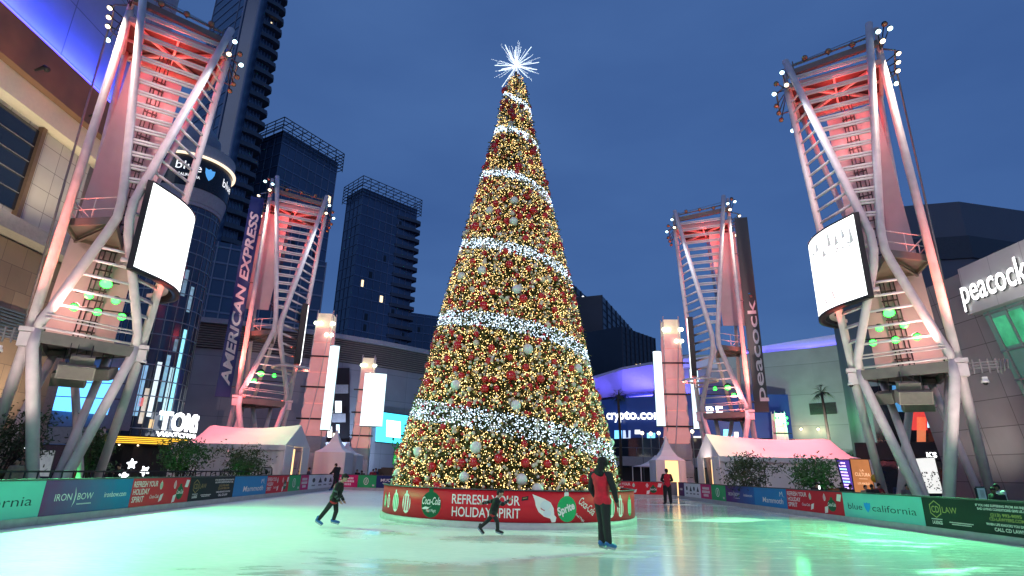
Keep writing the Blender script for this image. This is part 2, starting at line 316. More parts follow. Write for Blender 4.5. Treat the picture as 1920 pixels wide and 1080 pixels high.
        tx('Mammoth', W*.58, H*.22, W*.62, H*.28, 1, shear=.12, bold=.004)
        e_ = em('crown_emblem')
        for a, c in (((.80, .60), (.81, .84)), ((.81, .84), (.84, .70)), ((.84, .70), (.87, .86)), ((.87, .86), (.885, .62)), ((.885, .62), (.93, .58)), ((.80, .60), (.885, .62))):
            put(e_, [(W*a[0], H*a[1]), (W*a[0]+W*.012, H*a[1]), (W*c[0]+W*.012, H*c[1]), (W*c[0], H*c[1])], fn, 1)
    elif kind == 'spon':
        for i, (x, s) in enumerate(((.18, 'BIG BEAR'), (.42, '---'), (.62, '---'), (.84, '---'))):
            put(em('emblem'), [(W*(x-.07), H*.42), (W*x, H*.82), (W*(x+.07), H*.42), (W*(x+.04), H*.42), (W*x, H*.66), (W*(x-.04), H*.42)][:3] if i % 2 else ellipse((W*x, H*.62), W*.05, H*.16), fn, 1); greek(em('small_print'), W*x, H*.20, W*.12, H*.10, 1)
    elif kind == 'pink':
        for i in range(3): greek(em('lettering'), W*.50, H*(.64-.24*i), W*(.62, .70, .45)[i], H*.17, 1)
    elif kind == 'green':
        e_ = em('emblem'); put(e_, ellipse((W*.45, H*.52), W*.13, H*.30), fn, 1); put(e_, ellipse((W*.45, H*.52), W*.10, H*.24), lambda x, y: fn(x, y)+LIFT, 0); put(e_, [(W*.43, H*.36), (W*.47, H*.36), (W*.47, H*.70), (W*.43, H*.66)], lambda x, y: fn(x, y)+LIFT*2, 1); greek(em('small_print'), W*.86, H*.12, W*.12, H*.14, 1)
    elif kind == 'muck': tx('MUCINEX', W*.5, H*.52, W*.7, H*.22, 1, bold=.02); put(em('strapline'), [(W*.22, H*.36), (W*.78, H*.36), (W*.78, H*.41), (W*.22, H*.41)], fn, 1)
    elif kind == 'plum': greek(em('lettering'), W*.5, H*.44, W*.5, H*.16, 1)
ARTM = {'teal': ([TEAL, INK, SBLUE], 'teal board with blue shield'), 'bow': ([None, WHT], 'purple to blue board'),
        'spirit': ([RED, WHT, GRN, DGRN], 'red holiday board'), 'law': ([COAL, GOLD, WHT], 'black law board with gold emblem'),
        'mam': ([MBLUE, WHT], 'blue board with white script'), 'spon': ([PAPER, INK], 'pale sponsor board'),
        'pink': ([PINK, WHT], 'pink board with white letters'), 'green': ([GRN, WHT], 'green board with white emblem'), 'muck': ([NAVY, WHT], 'navy board with white letters'), 'plum': ([flat('advert plum', (.10, .04, .14)), WHT], 'dark plum board with white letters'), 'plain': ([flat('advert grey', (.2, .2, .21)), WHT], 'grey board')}
def board(p, q, kind, where):
    """p -> q as read from the ice, left to right"""
    global LIFT
    p = Vector((p[0], p[1], 0)); q = Vector((q[0], q[1], 0)); d = (q-p).normalized(); W = (q-p).length; n = Vector((d.y, -d.x, 0)); e = d*.006   # n faces the ice
    ms, lab = ARTM[kind]; ms = list(ms)
    if kind == 'bow': ms[0] = grad('advert purple blue left', (.17, .025, .15), (.01, .13, .32)) if p.x < 0 else grad('advert purple blue right', (.02, .16, .42), (.10, .03, .17))
    root = thing('rink_board', lab+' '+where, 'rink board', p+d*(W/2), 'advert boards round the ice rink')
    z0 = .19; up = Vector((0, 0, 1))
    m = MB(); m.slab([p+e+up*z0, q-e+up*z0, q-e+up*BH, p+e+up*BH], -n*.05); m.build('advert_panel', ms[0], root)
    m = MB(); m.slab([p+e+n*.025, q-e+n*.025, q-e+n*.025+up*(z0-.004), p+e+n*.025+up*(z0-.004)], -n*.10); m.build('kick_plate', KICK, root)
    m = MB(); m.slab([p+e+n*.02+up*(BH+.003), q-e+n*.02+up*(BH+.003), q-e+n*.02+up*(BH+.045), p+e+n*.02+up*(BH+.045)], -n*.10); m.build('cap_rail', RAILM, root)
    LIFT = n*.003
    if kind != 'plain':
        m = MB(); fn = plane_fn(p+up*z0, d, up, n*.004); extra = []
        def em(nm): extra.append((nm, MB())); return extra[-1][1]
        art(kind, m, fn, W, BH-z0, em)
        for nm, q_ in extra: q_.build(nm, ms, root)
    return root
LA, LB = Vector((-11.40, 12.0, 0)), Vector((-12.5, 43.5, 0)); RA, RB = Vector((13.2, 14.0, 0)), Vector((12.05, 42.5, 0))
lx = lambda Y: (LA.x+(LB.x-LA.x)*(Y-12)/31.5, Y); rx = lambda Y: (RA.x+(RB.x-RA.x)*(Y-14)/28.5, Y)
for y0, y1, k, wh in ((6.3, 10.95, 'mam', 'beside the camera on the left'), (10.95, 15.1, 'teal', 'nearest on the left, cut by the picture edge'), (15.1, 18.8, 'bow', 'on the left below the bare tower legs'), (18.8, 22.4, 'spirit', 'on the left below the small star lights'), (22.4, 26.3, 'law', 'on the left below the round bush'),
                     (26.3, 30.2, 'mam', 'on the left in front of the white tent'), (30.2, 33.5, 'spirit', 'farther along the left side before the tent door'), (33.5, 35.6, 'green', 'on the left between red and pale boards'), (35.6, 37.2, 'pink', 'narrow, on the left beside the sponsor board'), (37.2, 43.4, 'spon', 'at the far end of the left side')):
    board(lx(y0), lx(y1), k, wh)
for y1, y0, k, wh in ((15.0, 10.9, 'teal', 'beside the camera on the right'), (18.95, 15.0, 'law', 'nearest on the right, cut by the picture edge'), (23.1, 18.95, 'teal', 'on the right under the big tower legs'), (27.35, 23.1, 'spirit', 'on the right in front of the leafy shrub'), (30.6, 27.35, 'mam', 'on the right in front of the white tent'),
                     (34.2, 30.6, 'bow', 'on the right beside the blue board'), (36.3, 34.2, 'green', 'on the far right side beside the pink board'), (38.1, 36.3, 'pink', 'on the far right side beside the sponsor board'), (41.2, 38.1, 'spon', 'behind the skater in the red jacket'), (42.4, 41.2, 'plum', 'at the far right corner of the rink')):
    board(rx(y1), rx(y0), k, wh)
fl = lambda X: (X, 43.5+(X+12.5)/24.55*-1.0)
for x0, x1, k, wh in ((-12.42, -10.8, 'pink', 'at the far left corner of the rink'), (-10.8, -9.45, 'green', 'on the far side left of the tree'), (-9.45, -7.3, 'muck', 'on the far side left of the tree'), (-7.3, -4, 'mam', 'on the far side hidden behind the tree'), (-4, -.5, 'teal', 'on the far side hidden behind the tree'), (-.5, 3, 'spirit', 'on the far side hidden behind the tree base'),
                      (3, 7.2, 'bow', 'on the far side hidden behind the tree base'), (7.2, 11.0, 'spirit', 'on the far side right of the tree'), (11.0, 12.0, 'plain', 'at the far right corner')):
    board(fl(x0), fl(x1), k, wh)

# ================================================================ CHRISTMAS TREE
TC = Vector((.06, 21.1, 0)); RING = 4.28; RH = 1.0
def ring(phi, z, r=RING): return Vector((TC.x+r*math.sin(phi), TC.y-r*math.cos(phi), z))
def phi_px(px, z=.5):
    lo, hi = -1.36, 1.36
    for _ in range(40):
        m = (lo+hi)/2
        if pj(ring(m, z))[0] < px: lo = m
        else: hi = m
    return lo
tb = thing('tree_planter', 'round red planter with holiday lettering under the giant christmas tree', 'planter', TC)
m = MB(); m.lathe([(RING-.03, .175), (RING, .18), (RING, RH), (RING-.08, RH), (RING-.08, .175)], TC, 120); m.build('skirt', RED, tb)
m = MB(); m.lathe([(RING+.06, 0), (RING+.06, .17), (RING-.12, .172), (RING-.12, 0)], TC, 120); m.build('kick_ring', KICK, tb)
m = MB(); m.lathe([(RING+.03, RH+.002), (RING+.03, RH+.03), (RING-.10, RH+.03), (RING-.10, RH+.002)], TC, 120); m.build('rim', RAILM, tb)
m = MB(); m.lathe([(RING-.1, .9), (.3, .9)], TC, 60); m.build('soil_cover', DGRN, tb)
def rfn(px, zc, lift=.006):
    ph = phi_px(px, zc); return lambda x, y: ring(ph+x/RING, zc+y, RING+lift)
def subpoly(mb, poly, fn, mi): put(mb, poly, fn, mi)
lt = MB(); SZ = .0165         # metres per photograph pixel on the front of the planter
def rtext(s, px, zc, w_, h, mi, **k): q_ = MB(); q_.text(s, rfn(px, zc, k.pop('lift', .006)), w_, h, mi=mi, **k); q_.build('lettering', [RED, WHT, GRN, DGRN, PAPER], tb)
rtext('REFRESH YOUR', 909, .62, 1.95, .245, 1, bold=.012); rtext('HOLIDAY SPIRIT', 909, .29, 1.95, .245, 1, bold=.012)
for px, mi, d in ((742, 1, 2), (762, 1, 0), (1145, 1, 2), (1163, 1, 0), (1180, 2, 1), (729, 1, 0), (723, 2, 1)):
    fn = rfn(px, .55); LIFT = Vector((0, -.004, 0)); q_ = MB(); bauble_print(q_, fn, (0, 0), .28 if px not in (729, 723) else .2, mi, d); q_.build('ornament_print', [RED, WHT, GRN, DGRN, PAPER], tb)
PM = [RED, WHT, GRN, DGRN, PAPER]; bd = MB(); fn = rfn(808, .56); put(bd, ellipse((0, 0), .355, .355, 28), fn, 3); put(bd, [(-.09, .34), (.07, .34), (.07, .43), (-.09, .43)], fn, 3)
bd.text('Coca-Cola', rfn(808, .56, .010), .66, .20, shear=.35, bold=.012, mi=1); bd.text('Real Magic', rfn(808, .36, .010), .36, .08, shear=.2, mi=1)
put(bd, [(-.33, -.16), (-.2, -.10), (-.05, -.12), (.05, -.06), (-.1, -.17), (-.25, -.18)], rfn(808, .6, .010), 1); bd.build('badge_print', PM, tb)
td = MB(); fn = rfn(1024, .56); put(td, [(-.40, .36), (-.05, .24), (.13, .15), (.22, .0), (.24, -.18), (.30, -.24), (.27, -.36), (.16, -.37), (.12, -.27), (-.06, -.22), (-.22, -.10), (-.30, .06), (-.33, .2)], fn, 1)
fn2 = rfn(1024, .56, .010); put(td, ellipse((-.02, .07), .15, .12), fn2, 4); put(td, ellipse((.03, -.13), .12, .09), fn2, 4); td.build('ornament_print', PM, tb)
sb_ = MB(); fn = rfn(1063, .54); put(sb_, ellipse((0, 0), .305, .345, 28), fn, 2); put(sb_, [(-.09, .33), (.06, .35), (.05, .45), (-.08, .43)], fn, 1); put(sb_, ellipse((-.02, .49), .05, .06), fn, 1); put(sb_, ellipse((-.02, .49), .03, .04), rfn(1063, .54, .009), 0)
ph = phi_px(1063, .5); ca, sa = math.cos(.35), math.sin(.35)
sb_.text('Sprite', lambda x, y: ring(ph+(x*ca-y*sa)/RING, .46+x*sa+y*ca, RING+.011), .56, .20, bold=.035, shear=.1, mi=1); sb_.build('badge_print', PM, tb)
ph2 = phi_px(1098, .5); cb, sb = math.cos(-.6), math.sin(-.6)
lt = MB(); lt.text('Coca-Cola', lambda x, y: ring(ph2+(x*cb-y*sb)/RING, .52+x*sb+y*cb, RING+.007), .62, .22, bold=.008, shear=.3, mi=1)
lt.text('Real Magic', lambda x, y: ring(ph2-.05+(x*cb-y*sb)/RING, .28+x*sb+y*cb, RING+.007), .34, .07, mi=1)
lt.build('lettering', [RED, WHT, GRN, DGRN, PAPER], tb)
m = MB(); m.add([rfn(984, .80, .012)(x, y) for x, y in ((-.09, -.06), (.09, -.03), (.10, .07), (-.08, .04))], [(0, 1, 2, 3)]); m.add([rfn(984, .80, .014)(x, y) for x, y in ((-.06, -.01), (.06, .01), (.065, .035), (-.055, .015))], [(0, 1, 2, 3)], 1); m.build('sticker', [BLACK, GOLD], tb)

TC = Vector((-.05, 21.1, 0))
ZB, ZT = .95, 18.1
_CZ = [.9, 1.05, 1.97, 3.37, 4.5, 7.06, 8.3, 9.68, 13.25, 15.56, 16.63, 18.0, 18.4]; _CR = [3.93, 3.93, 3.83, 3.5, 3.16, 2.67, 2.41, 2.07, 1.31, .80, .66, .36, .10]
def crad(z): return max(.06, float(np.interp(z, _CZ, _CR))-.09)
tree = thing('christmas_tree', 'giant conical christmas tree covered in warm lights and baubles on the red planter', 'christmas tree', TC)
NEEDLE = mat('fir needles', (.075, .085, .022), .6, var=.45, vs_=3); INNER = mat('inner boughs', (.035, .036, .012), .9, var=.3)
zs = np.linspace(ZB, ZT, 24)
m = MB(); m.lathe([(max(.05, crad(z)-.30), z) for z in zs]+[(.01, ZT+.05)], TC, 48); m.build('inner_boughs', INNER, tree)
m = MB(); m.tube([(TC.x, TC.y, .0), (TC.x, TC.y, 18.4)], [.35, .05], 10); m.build('trunk', mat('bark', (.06, .04, .03), .9), tree)
def scatter(n, zlo=ZB, zhi=ZT, front=True):
    """random places on the cone, by area; more of them towards the rink"""
    z = []; 
    while len(z) < n:
        c = rng.uniform(zlo, zhi, n); k = rng.uniform(0, crad(ZB), n) < np.array([crad(q) for q in c]); z += list(c[k])
    z = np.array(z[:n]); ph = rng.uniform(-math.pi, math.pi, n)
    if front: k = rng.uniform(0, 1, n) < .62; ph = np.where(k & (np.abs(ph) > 1.75), rng.uniform(-1.75, 1.75, n), ph)
    return z, ph, np.array([crad(q) for q in z])
def mesh_np(name, V, F, mats, parent, mi=None, smooth=False):
    me = bpy.data.meshes.new(name); nv, nf, k = len(V), len(F), F.shape[1]
    V = V-np.array(OFF.get(parent.name, (0, 0, 0))) if parent else V
    me.vertices.add(nv); me.vertices.foreach_set('co', V.astype(np.float32).ravel()); me.loops.add(nf*k); me.loops.foreach_set('vertex_index', F.astype(np.int32).ravel())
    me.polygons.add(nf); me.polygons.foreach_set('loop_start', np.arange(0, nf*k, k, dtype=np.int32))
    for q in (mats if isinstance(mats, list) else [mats]): me.materials.append(q)
    if mi is not None: me.polygons.foreach_set('material_index', mi.astype(np.int32))
    me.polygons.foreach_set('use_smooth', np.full(nf, smooth)); me.update(calc_edges=True); me.validate(); o = bpy.data.objects.new(name, me); C.objects.link(o)
    if parent: o.parent = parent; OFF[o.name] = OFF.get(parent.name, (0, 0, 0))
    return o
def tuft_mesh(P, N, ln, wd, droop=.25):
    """leaf-sized blades: a thin quad from each point along N with random twist"""
    n = len(P); up = rng.normal(size=(n, 3)); s = np.cross(N, up); s /= np.linalg.norm(s, axis=1)[:, None]+1e-9
    ln = ln*rng.uniform(.5, 1.3, n)[:, None]; wd = wd*rng.uniform(.6, 1.3, n)[:, None]
    tip = P+N*ln+np.array([0, 0, -1])*ln*droop
    V = np.stack([P-s*wd*.5, P+s*wd*.5, tip+s*wd*.35, tip-s*wd*.35], 1).reshape(-1, 3); F = np.arange(4*n).reshape(n, 4); return V, F
def onc(z, ph, r): return np.stack([TC.x+r*np.sin(ph), TC.y-r*np.cos(ph), z], 1)
z, ph, r = scatter(46000); r = r-rng.uniform(0.02, .34, len(r)); P = onc(z, ph, r)
N = np.stack([np.sin(ph), -np.cos(ph), np.full(len(ph), .1)], 1)+rng.normal(0, .75, (len(ph), 3)); N /= np.linalg.norm(N, axis=1)[:, None]
V, F = tuft_mesh(P, N, .22, .045); mesh_np('needles', V, F, NEEDLE, tree)
# garland: one spiral of white lights
BANDS = [(18.2, -1.0)]; 
def balls(P, r, nu=6, nv=4):
    """many small balls in one mesh"""
    b_ = MB().sphere((0, 0, 0), 1, nu, nv); T = [f for f in b_.f]; tri = []
    for f in T: tri += [f] if len(f) == 3 else [(f[0], f[1], f[2]), (f[0], f[2], f[3])]
    bv = np.array(b_.v); bf = np.array(tri); n = len(P); r = np.broadcast_to(np.array(r, dtype=float), (n,))
    V = (P[:, None, :]+bv[None]*r[:, None, None]).reshape(-1, 3); F = (bf[None]+(np.arange(n)*len(bv))[:, None, None]).reshape(-1, 3); return V, F, len(bf)
TURNS = [(2.88, 0), (6.21, 1), (9.17, 2), (12.51, 3), (14.88, 4), (16.6, 5), (19.4, 6)]   # height of the garland where it crosses the front, turn by turn
tz = np.array([q[0] for q in TURNS])
def gz(u): return np.interp(u, np.arange(-1, 7), np.concatenate([[-.8], tz]))   # u turns; one turn down per turn to the right
WARM = mat('warm fairy light', (1, .8, .5), .5, emit=(1.0, .68, .25), es=3.0, sample=False, var=0); COOL = mat('cool fairy light', (.9, .95, 1), .5, emit=(.62, .80, 1.0), es=1.6, sample=False, var=0)
n = 8800; ph = np.where(rng.uniform(0, 1, n) < .7, rng.uniform(-1.8, 1.8, n), rng.uniform(-math.pi, math.pi, n)); k = rng.choice(len(tz), n, p=np.array([crad(q) for q in tz])/sum(crad(q) for q in tz))
zc = gz(k-ph/(2*math.pi)); hw = .06+.076*np.array([crad(q) for q in np.clip(zc, 1, 18.4)]); z = zc+rng.uniform(-1, 1, n)*hw
ok = (z > 1.05) & (z < 18.2); z = z[ok]; ph = ph[ok]; rr = np.array([crad(q) for q in z])+rng.uniform(-.16, .10, len(z))
V, F, _ = balls(onc(z, ph, rr), rng.uniform(.009, .021, len(z)), 5, 3)
gar = mesh_np('light_garland', V, F, COOL, None, smooth=True); tag(gar, 'broad spiral garland of cool white lights wound round the christmas tree', 'light garland', kind='stuff')
def in_band(z, ph):
    d = np.full(len(z), 9.)
    for kk in range(-1, len(tz)+1): q = gz(np.clip(kk-ph/(2*math.pi), -1, 6)); d = np.minimum(d, np.abs(z-q)/(.06+.076*np.array([crad(min(max(v, 1), 18.4)) for v in q])))
    return d < 1
z, ph, r = scatter(29000); k = ~in_band(z, ph); z, ph, r = z[k], ph[k], r[k]; r = r+rng.uniform(-.22, .09, len(r))
V, F, _ = balls(onc(z, ph, r), rng.uniform(.007, .015, len(z)), 5, 3)
tag(mesh_np('fairy_lights', V, F, WARM, None, smooth=True), 'thousands of warm golden fairy lights strung over the christmas tree', 'fairy lights', kind='stuff')
# small baubles that nobody could count
BALLM = {'red': mat('red bauble', (.55, .012, .015), .22, var=.1, spec=.7), 'cream': mat('cream bauble', (.72, .62, .46), .35, var=.08), 'pearl': mat('pearl bauble', (.75, .74, .70), .25, var=.06), 'gold': mat('gold bauble', (.6, .38, .12), .3, .6, var=.1)}
z, ph, r = scatter(6500); k = (rng.uniform(0, 1, len(z)) < np.where(in_band(z, ph), .6, 1)); z, ph, r = z[k], ph[k], r[k]
V, F, nf = balls(onc(z, ph, r+rng.uniform(-.12, .08, len(r))), rng.uniform(.035, .065, len(z)), 8, 6)
tag(mesh_np('small_baubles', V, F, [BALLM['cream'], BALLM['red'], BALLM['pearl'], BALLM['gold']], None, np.repeat(rng.choice(4, len(z), p=[.52, .27, .11, .10]), nf), True), 'mass of small cream and red baubles all over the christmas tree', 'small baubles', kind='stuff')
# the larger baubles, each a thing
LABB = {('red', 0): 'medium red bauble hanging on the lit christmas tree', ('red', 1): 'large glossy red bauble hanging on the lit christmas tree', ('pearl', 1): 'large pearl white bauble hanging on the lit christmas tree', ('cream', 0): 'medium cream bauble hanging on the lit christmas tree'}
PRO = {}
def bauble(kind, big, z, ph, rad):
    if (kind, big) not in PRO:
        m = MB(); m.sphere((0, 0, 0), 1, 20, 14); o = thing('bauble', LABB[(kind, big)], 'bauble', (0, 0, 0), LABB[(kind, big)].split(' hanging')[0]+'s on the tree', local=True)
        m.build('ball', BALLM[kind], o); m = MB(); m.lathe([(.2, .97), (.2, 1.14), (.05, 1.16), (.05, 1.3), (.0, 1.3)], (0, 0, 0), 10); m.build('cap', BALLM['gold'], o); PRO[(kind, big)] = o
    else: o = copy_thing(PRO[(kind, big)], (0, 0, 0))
    rr = crad(z)+.04; o.location = (TC.x+rr*math.sin(ph), TC.y-rr*math.cos(ph), z); o.scale = (rad,)*3
seen_b = []
def free(z, ph, d):
    for a, c in seen_b:
        if abs(a-z) < d and abs((c-ph)*crad(z)) < d: return False
    seen_b.append((z, ph)); return True
# surveyed ones
for px, py, k_, rad in ((676, 895, 'red', .17), (658, 1040, 'pearl', .15)): pass
SURV = [(803, 718, 'red', .15), (855, 722, 'pearl', .17), (958, 704, 'red', .16), (1014, 711, 'red', .13), (909, 729, 'red', .14), (1078, 733, 'pearl', .15), (967, 760, 'pearl', .16), (1113, 782, 'red', .16), (892, 839, 'pearl', .18), (866, 868, 'red', .13), (784, 847, 'pearl', .15), (747, 849, 'red', .15), (782, 902, 'red', .13), (808, 915, 'red', .17), (870, 894, 'pearl', .15), (978, 899, 'pearl', .17), (1008, 918, 'pearl', .18), (1095, 900, 'red', .16), (754, 888, 'pearl', .15), (745, 887, 'pearl', .13), (990, 655, 'pearl', .17), (1083, 691, 'pearl', .16), (858, 648, 'red', .15), (907, 573, 'red', .15), (969, 543, 'pearl', .17), (904, 507, 'pearl', .16), (1012, 501, 'pearl', .17), (981, 560, 'red', .15), (955, 496, 'red', .14), (855, 511, 'red', .16), (866, 518, 'pearl', .15), (892, 425, 'red', .17), (918, 395, 'pearl', .15), (963, 415, 'pearl', .16), (964, 376, 'pearl', .15), (1009, 381, 'red', .17), (999, 395, 'red', .14), (930, 386, 'red', .13), (972, 312, 'red', .16), (936, 300, 'pearl', .16), (904, 347, 'red', .15), (958, 210, 'red', .16), (944, 170, 'red', .17), (976, 258, 'pearl', .17), (928, 275, 'red', .16), (999, 285, 'red', .15), (1024, 343, 'red', .13), (1052, 452, 'pearl', .14), (887, 386, 'pearl', .14), (870, 438, 'pearl', .13), (1040, 555, 'pearl', .14), (935, 860, 'red', .14), (985, 868, 'red', .14), (1027, 870, 'red', .13), (810, 876, 'red', .15), (888, 867, 'red', .14), (1148, 830, 'pearl', .15), (1122, 745, 'red', .16)]
for px, py, k_, rad in SURV:
    p = at(px, py, TC.y-2)                       # walk along the sight line to the cone
    best = None
    for i in range(400):
        q = at(px, py, 16.5+i*.016)
        if 1 < q.z < 18.3:
            e = abs(math.hypot(q.x-TC.x, q.y-TC.y)-crad(q.z)-.04)
            if best is None or e < best[0]: best = (e, q)
    q = best[1]; ph_ = math.atan2(q.x-TC.x, TC.y-q.y); seen_b.append((q.z, ph_)); bauble(k_, 1, q.z, ph_, rad)
zz, pp, _ = scatter(1200, 1.15, 17.4); ib = in_band(zz, pp); nb = 0
for a, c, i_ in zip(zz, pp, ib):
    if nb >= 228: break
    if i_ or abs(c) > 1.7 or not free(a, c, .24): continue
    nb += 1; bauble('red', 0, a, c, random.uniform(.085, .12)) if random.random() < .66 else bauble('cream', 0, a, c, random.uniform(.075, .11))
# topper
top = thing('starburst_topper', 'white lit starburst of spikes on the tip of the christmas tree', 'tree topper', (TC.x, TC.y, 18.72))
SPK = mat('starburst light', (1, 1, 1), .5, emit=(.80, .92, 1.0), es=.85, sample=False, var=0); c0 = Vector((TC.x, TC.y, 18.72))
m = MB(); m.sphere(c0, .07, 10, 8); m.build('hub', SPK, top)
m = MB(); random.seed(3)
for i in range(15):
    a = Vector((random.gauss(0, 1), random.gauss(0, .8), random.gauss(.25, 1))).normalized(); q = c0+a*random.uniform(.85, 1.12); m = MB(); m.tube([c0, q], [.007, .016], 5); m.build('spike', SPK, top)
for i in range(64):
    a = Vector((random.gauss(0, 1), random.gauss(0, .8), random.gauss(.25, 1))).normalized(); ln = random.uniform(.7, 1.15); m = MB()
    m.tube([c0, c0+a*ln], .003, 3)
    for j in range(13):
        s = .2+(ln-.2)*j/12; off = Vector((random.uniform(-1, 1), random.uniform(-1, 1), random.uniform(-1, 1)))*.03*s; m.sphere(c0+a*s+off, .012, 4, 3)
    m.build('light_spray', SPK, top)
# ================================================================ LIGHT TOWERS
REDL = mat('red lamp lens', (1, .1, .1), .4, emit=(1, .10, .07), es=6, sample=False, var=0)
GRNL = mat('green lamp lens', (0, .05, .01), .4, emit=(.03, 1, .05), es=6, sample=False, var=0)
WARML = mat('warm lamp lens', (1, .9, .7), .4, emit=(1, .80, .52), es=2.6, sample=False, var=0); COOLL = mat('cool lamp lens', (.8, .95, 1), .4, emit=(.55, .88, 1), es=2.6, sample=False, var=0)
OFFL = mat('unlit lamp lens', (.35, .18, .10), .3, spec=.6); HOUSING = mat('lamp housing', (.05, .05, .05), .4, .4)
STEEL = mat('tower steel', (.76, .67, .65), .58, var=.12, vs_=2.2, bump=.06)
SCR = mat('bright led screen', (.9, .9, .9), .4, emit=(.96, 1.0, .98), es=1.5, var=0)
SCRART = mat('screen picture grey', (.3, .3, .3), .4, emit=(.60, .62, .62), es=.42, var=0)
TOWN = {'A': (-2.33, 1.28, 23.4), 'B': (1.73, 1.02, 24.2), 'Ao': (-2.44, 1.77, 22.1), 'Bo': (2.03, 1.53, 22.85), 'L': (-1.34, .25, 6.05), 'R': (1.64, -1.2, 6.05), 'Lo': (-1.57, .42, 6.12), 'Ro': (1.87, -1.1, 6.08)}
def mixp(a, b, t): return Vector(a)*(1-t)+Vector(b)*t
def polyat(path, z):
    for p, q in zip(path, path[1:]):
        p = Vector(p); q = Vector(q); lo, hi = min(p.z, q.z), max(p.z, q.z)
        if lo <= z <= hi: return p+(q-p)*((z-p.z)/(q.z-p.z))
    return Vector(path[0])
def light_tower(label, loc, yaw, mir, screen=None, banner=None, near=True):
    X, Y = loc; a = R(yaw); ca, sa = math.cos(a), math.sin(a)
    T = thing('light_tower', label, 'light tower', (X, Y, 0), 'steel light towers around the rink', local=True, rz=a)
    def W(p): return (X+p[0]*mir*ca-p[1]*sa, Y+p[0]*mir*sa+p[1]*ca, p[2])
    def part(mb, name, m, parent=T): return mb.build(name, m, parent, mir)
    n = 14 if near else 9
    V_ = lambda k: Vector(TOWN[k])
    left = [V_('A'), Vector((-.38, -1.20, 12.35)), Vector((-.27, -1.36, 11.7)), Vector((-.26, -1.42, 10.9)), Vector((-.36, -1.32, 10.2)), Vector((-1.20, -.15, 7.2)), Vector((-1.36, .18, 6.5)), V_('L')]
    right = [V_('B'), Vector((.20, -1.08, 12.2)), Vector((.15, -1.22, 11.6)), Vector((.16, -1.28, 10.9)), Vector((.32, -1.28, 10.3)), Vector((1.42, -1.18, 6.9)), Vector((1.60, -1.2, 6.4)), V_('R')]
    for p in (left, right): m = MB(); m.tube(p, .175, n); part(m, 'hourglass_pipe', STEEL)
    cols = [(V_('Ao'), V_('Lo')), (V_('Bo'), V_('Ro')), (Vector((2.2, 4.3, 22.2)), Vector((1.5, 2.2, 6.1))), (Vector((-1.7, 4.9, 22.2)), Vector((.9, 2.3, 6.1)))]
    for p, q in cols: m = MB(); m.tube([p, q], .17 if p.y < 3 else .14, n); part(m, 'straight_pipe', STEEL)
    for k, o in (('A', (-.1, .45, -.2)), ('B', (.32, .30, -.15))): m = MB(); m.tube([V_(k)+Vector(o), V_(k)+Vector(o)+Vector((0, .1, -1.6))], .13, n); part(m, 'finial_pipe', STEEL)
    # rungs on the front hourglass and on the two lens-shaped flanks
    zs = [21.9-.66*i for i in range(15)]
    for z in zs+[9.55, 9.0, 8.4, 7.75, 7.1]:
        p, q = polyat(left, z), polyat(right, z); d = (q-p).normalized(); m = MB()
        for dz in ((.0, .14) if z > 10 else (0,)): m.tube([p+d*.12+Vector((0, 0, dz)), q-d*.12+Vector((0, 0, dz))], .056, 6)
        part(m, 'rung', WHITE)
    for i in range(21):
        z = 20.9-.68*i
        if 9.0 < z < 12.6 and screen: continue
        p, q = polyat(left, z), mixp(V_('Ao'), V_('Lo'), (22.1-z)/(22.1-6.12)); m = MB(); d = (q-p).normalized()
        m.tube([p+d*.1, q-d*.1], .055, 6); m.tube([p+d*.1+Vector((0, .12, .10)), q-d*.1+Vector((0, .12, .10))], .04, 5); part(m, 'flank_rung', STEEL)
    # decks
    m = MB(); deck = [(-2.35, 1.5, 22.0), (1.95, 1.25, 22.0), (2.3, 4.5, 22.0), (-1.8, 5.0, 22.0)]; m.slab(deck, (0, 0, .10)); td = part(m, 'top_deck', mat('deck red brown', (.11, .035, .032), .6))
    m = MB()
    for p, q in zip(deck, deck[1:]+deck[:1]): m.bar(Vector(p)+Vector((0, 0, -.12)), Vector(q)+Vector((0, 0, -.12)), .16, .30)
    for p, q in ((deck[0], deck[2]), (deck[1], deck[3])): m.bar(Vector(p)+Vector((0, 0, -.16)), Vector(q)+Vector((0, 0, -.16)), .14, .14)
    mid = lambda i, j: (Vector(deck[i])+Vector(deck[j]))/2+Vector((0, 0, -.16))
    m.bar(mid(0, 1), mid(2, 3), .10, .12); m.bar(mid(1, 2), mid(3, 0), .10, .12); part(m, 'deck_bracing', mat('bracing', (.55, .42, .40), .5))
    m = MB()
    for p, q in ((deck[0], deck[1]),):
        m.bar(Vector(p)+Vector((0, -.15, .55)), Vector(q)+Vector((0, -.15, .95)), .22, .34); m.bar(Vector(p)+Vector((.3, -.3, .95)), Vector(q)+Vector((-.3, -.3, 1.35)), .08, .08)
        for t_ in (.08, .92): m.bar(mixp(p, q, t_)+Vector((0, -.3, .2)), mixp(p, q, t_)+Vector((0, -.3, 1.2)), .06, .06)
    part(m, 'lamp_beam', DECK)
    m = MB(); m.tube([V_('A')+Vector((0, .1, -.3)), V_('B')+Vector((0, .1, -.5))], .018, 5); part(m, 'stay_cable', GREYM)
    md = [(.22, -1.25, 10.75), (1.92, .12, 10.75), (1.75, 1.9, 10.75), (.1, 2.3, 10.75)]
    m = MB(); m.slab(md, (0, 0, .10))
    for p, q in zip(md, md[1:]+md[:1]): m.bar(Vector(p)+Vector((0, 0, .0)), Vector(q)+Vector((0, 0, .0)), .10, .32)
    m.bar(Vector(md[0])-Vector((0, 0, .2)), Vector(md[2])-Vector((0, 0, .2)), .1, .1); part(m, 'middle_deck', DECK)
    m = MB()
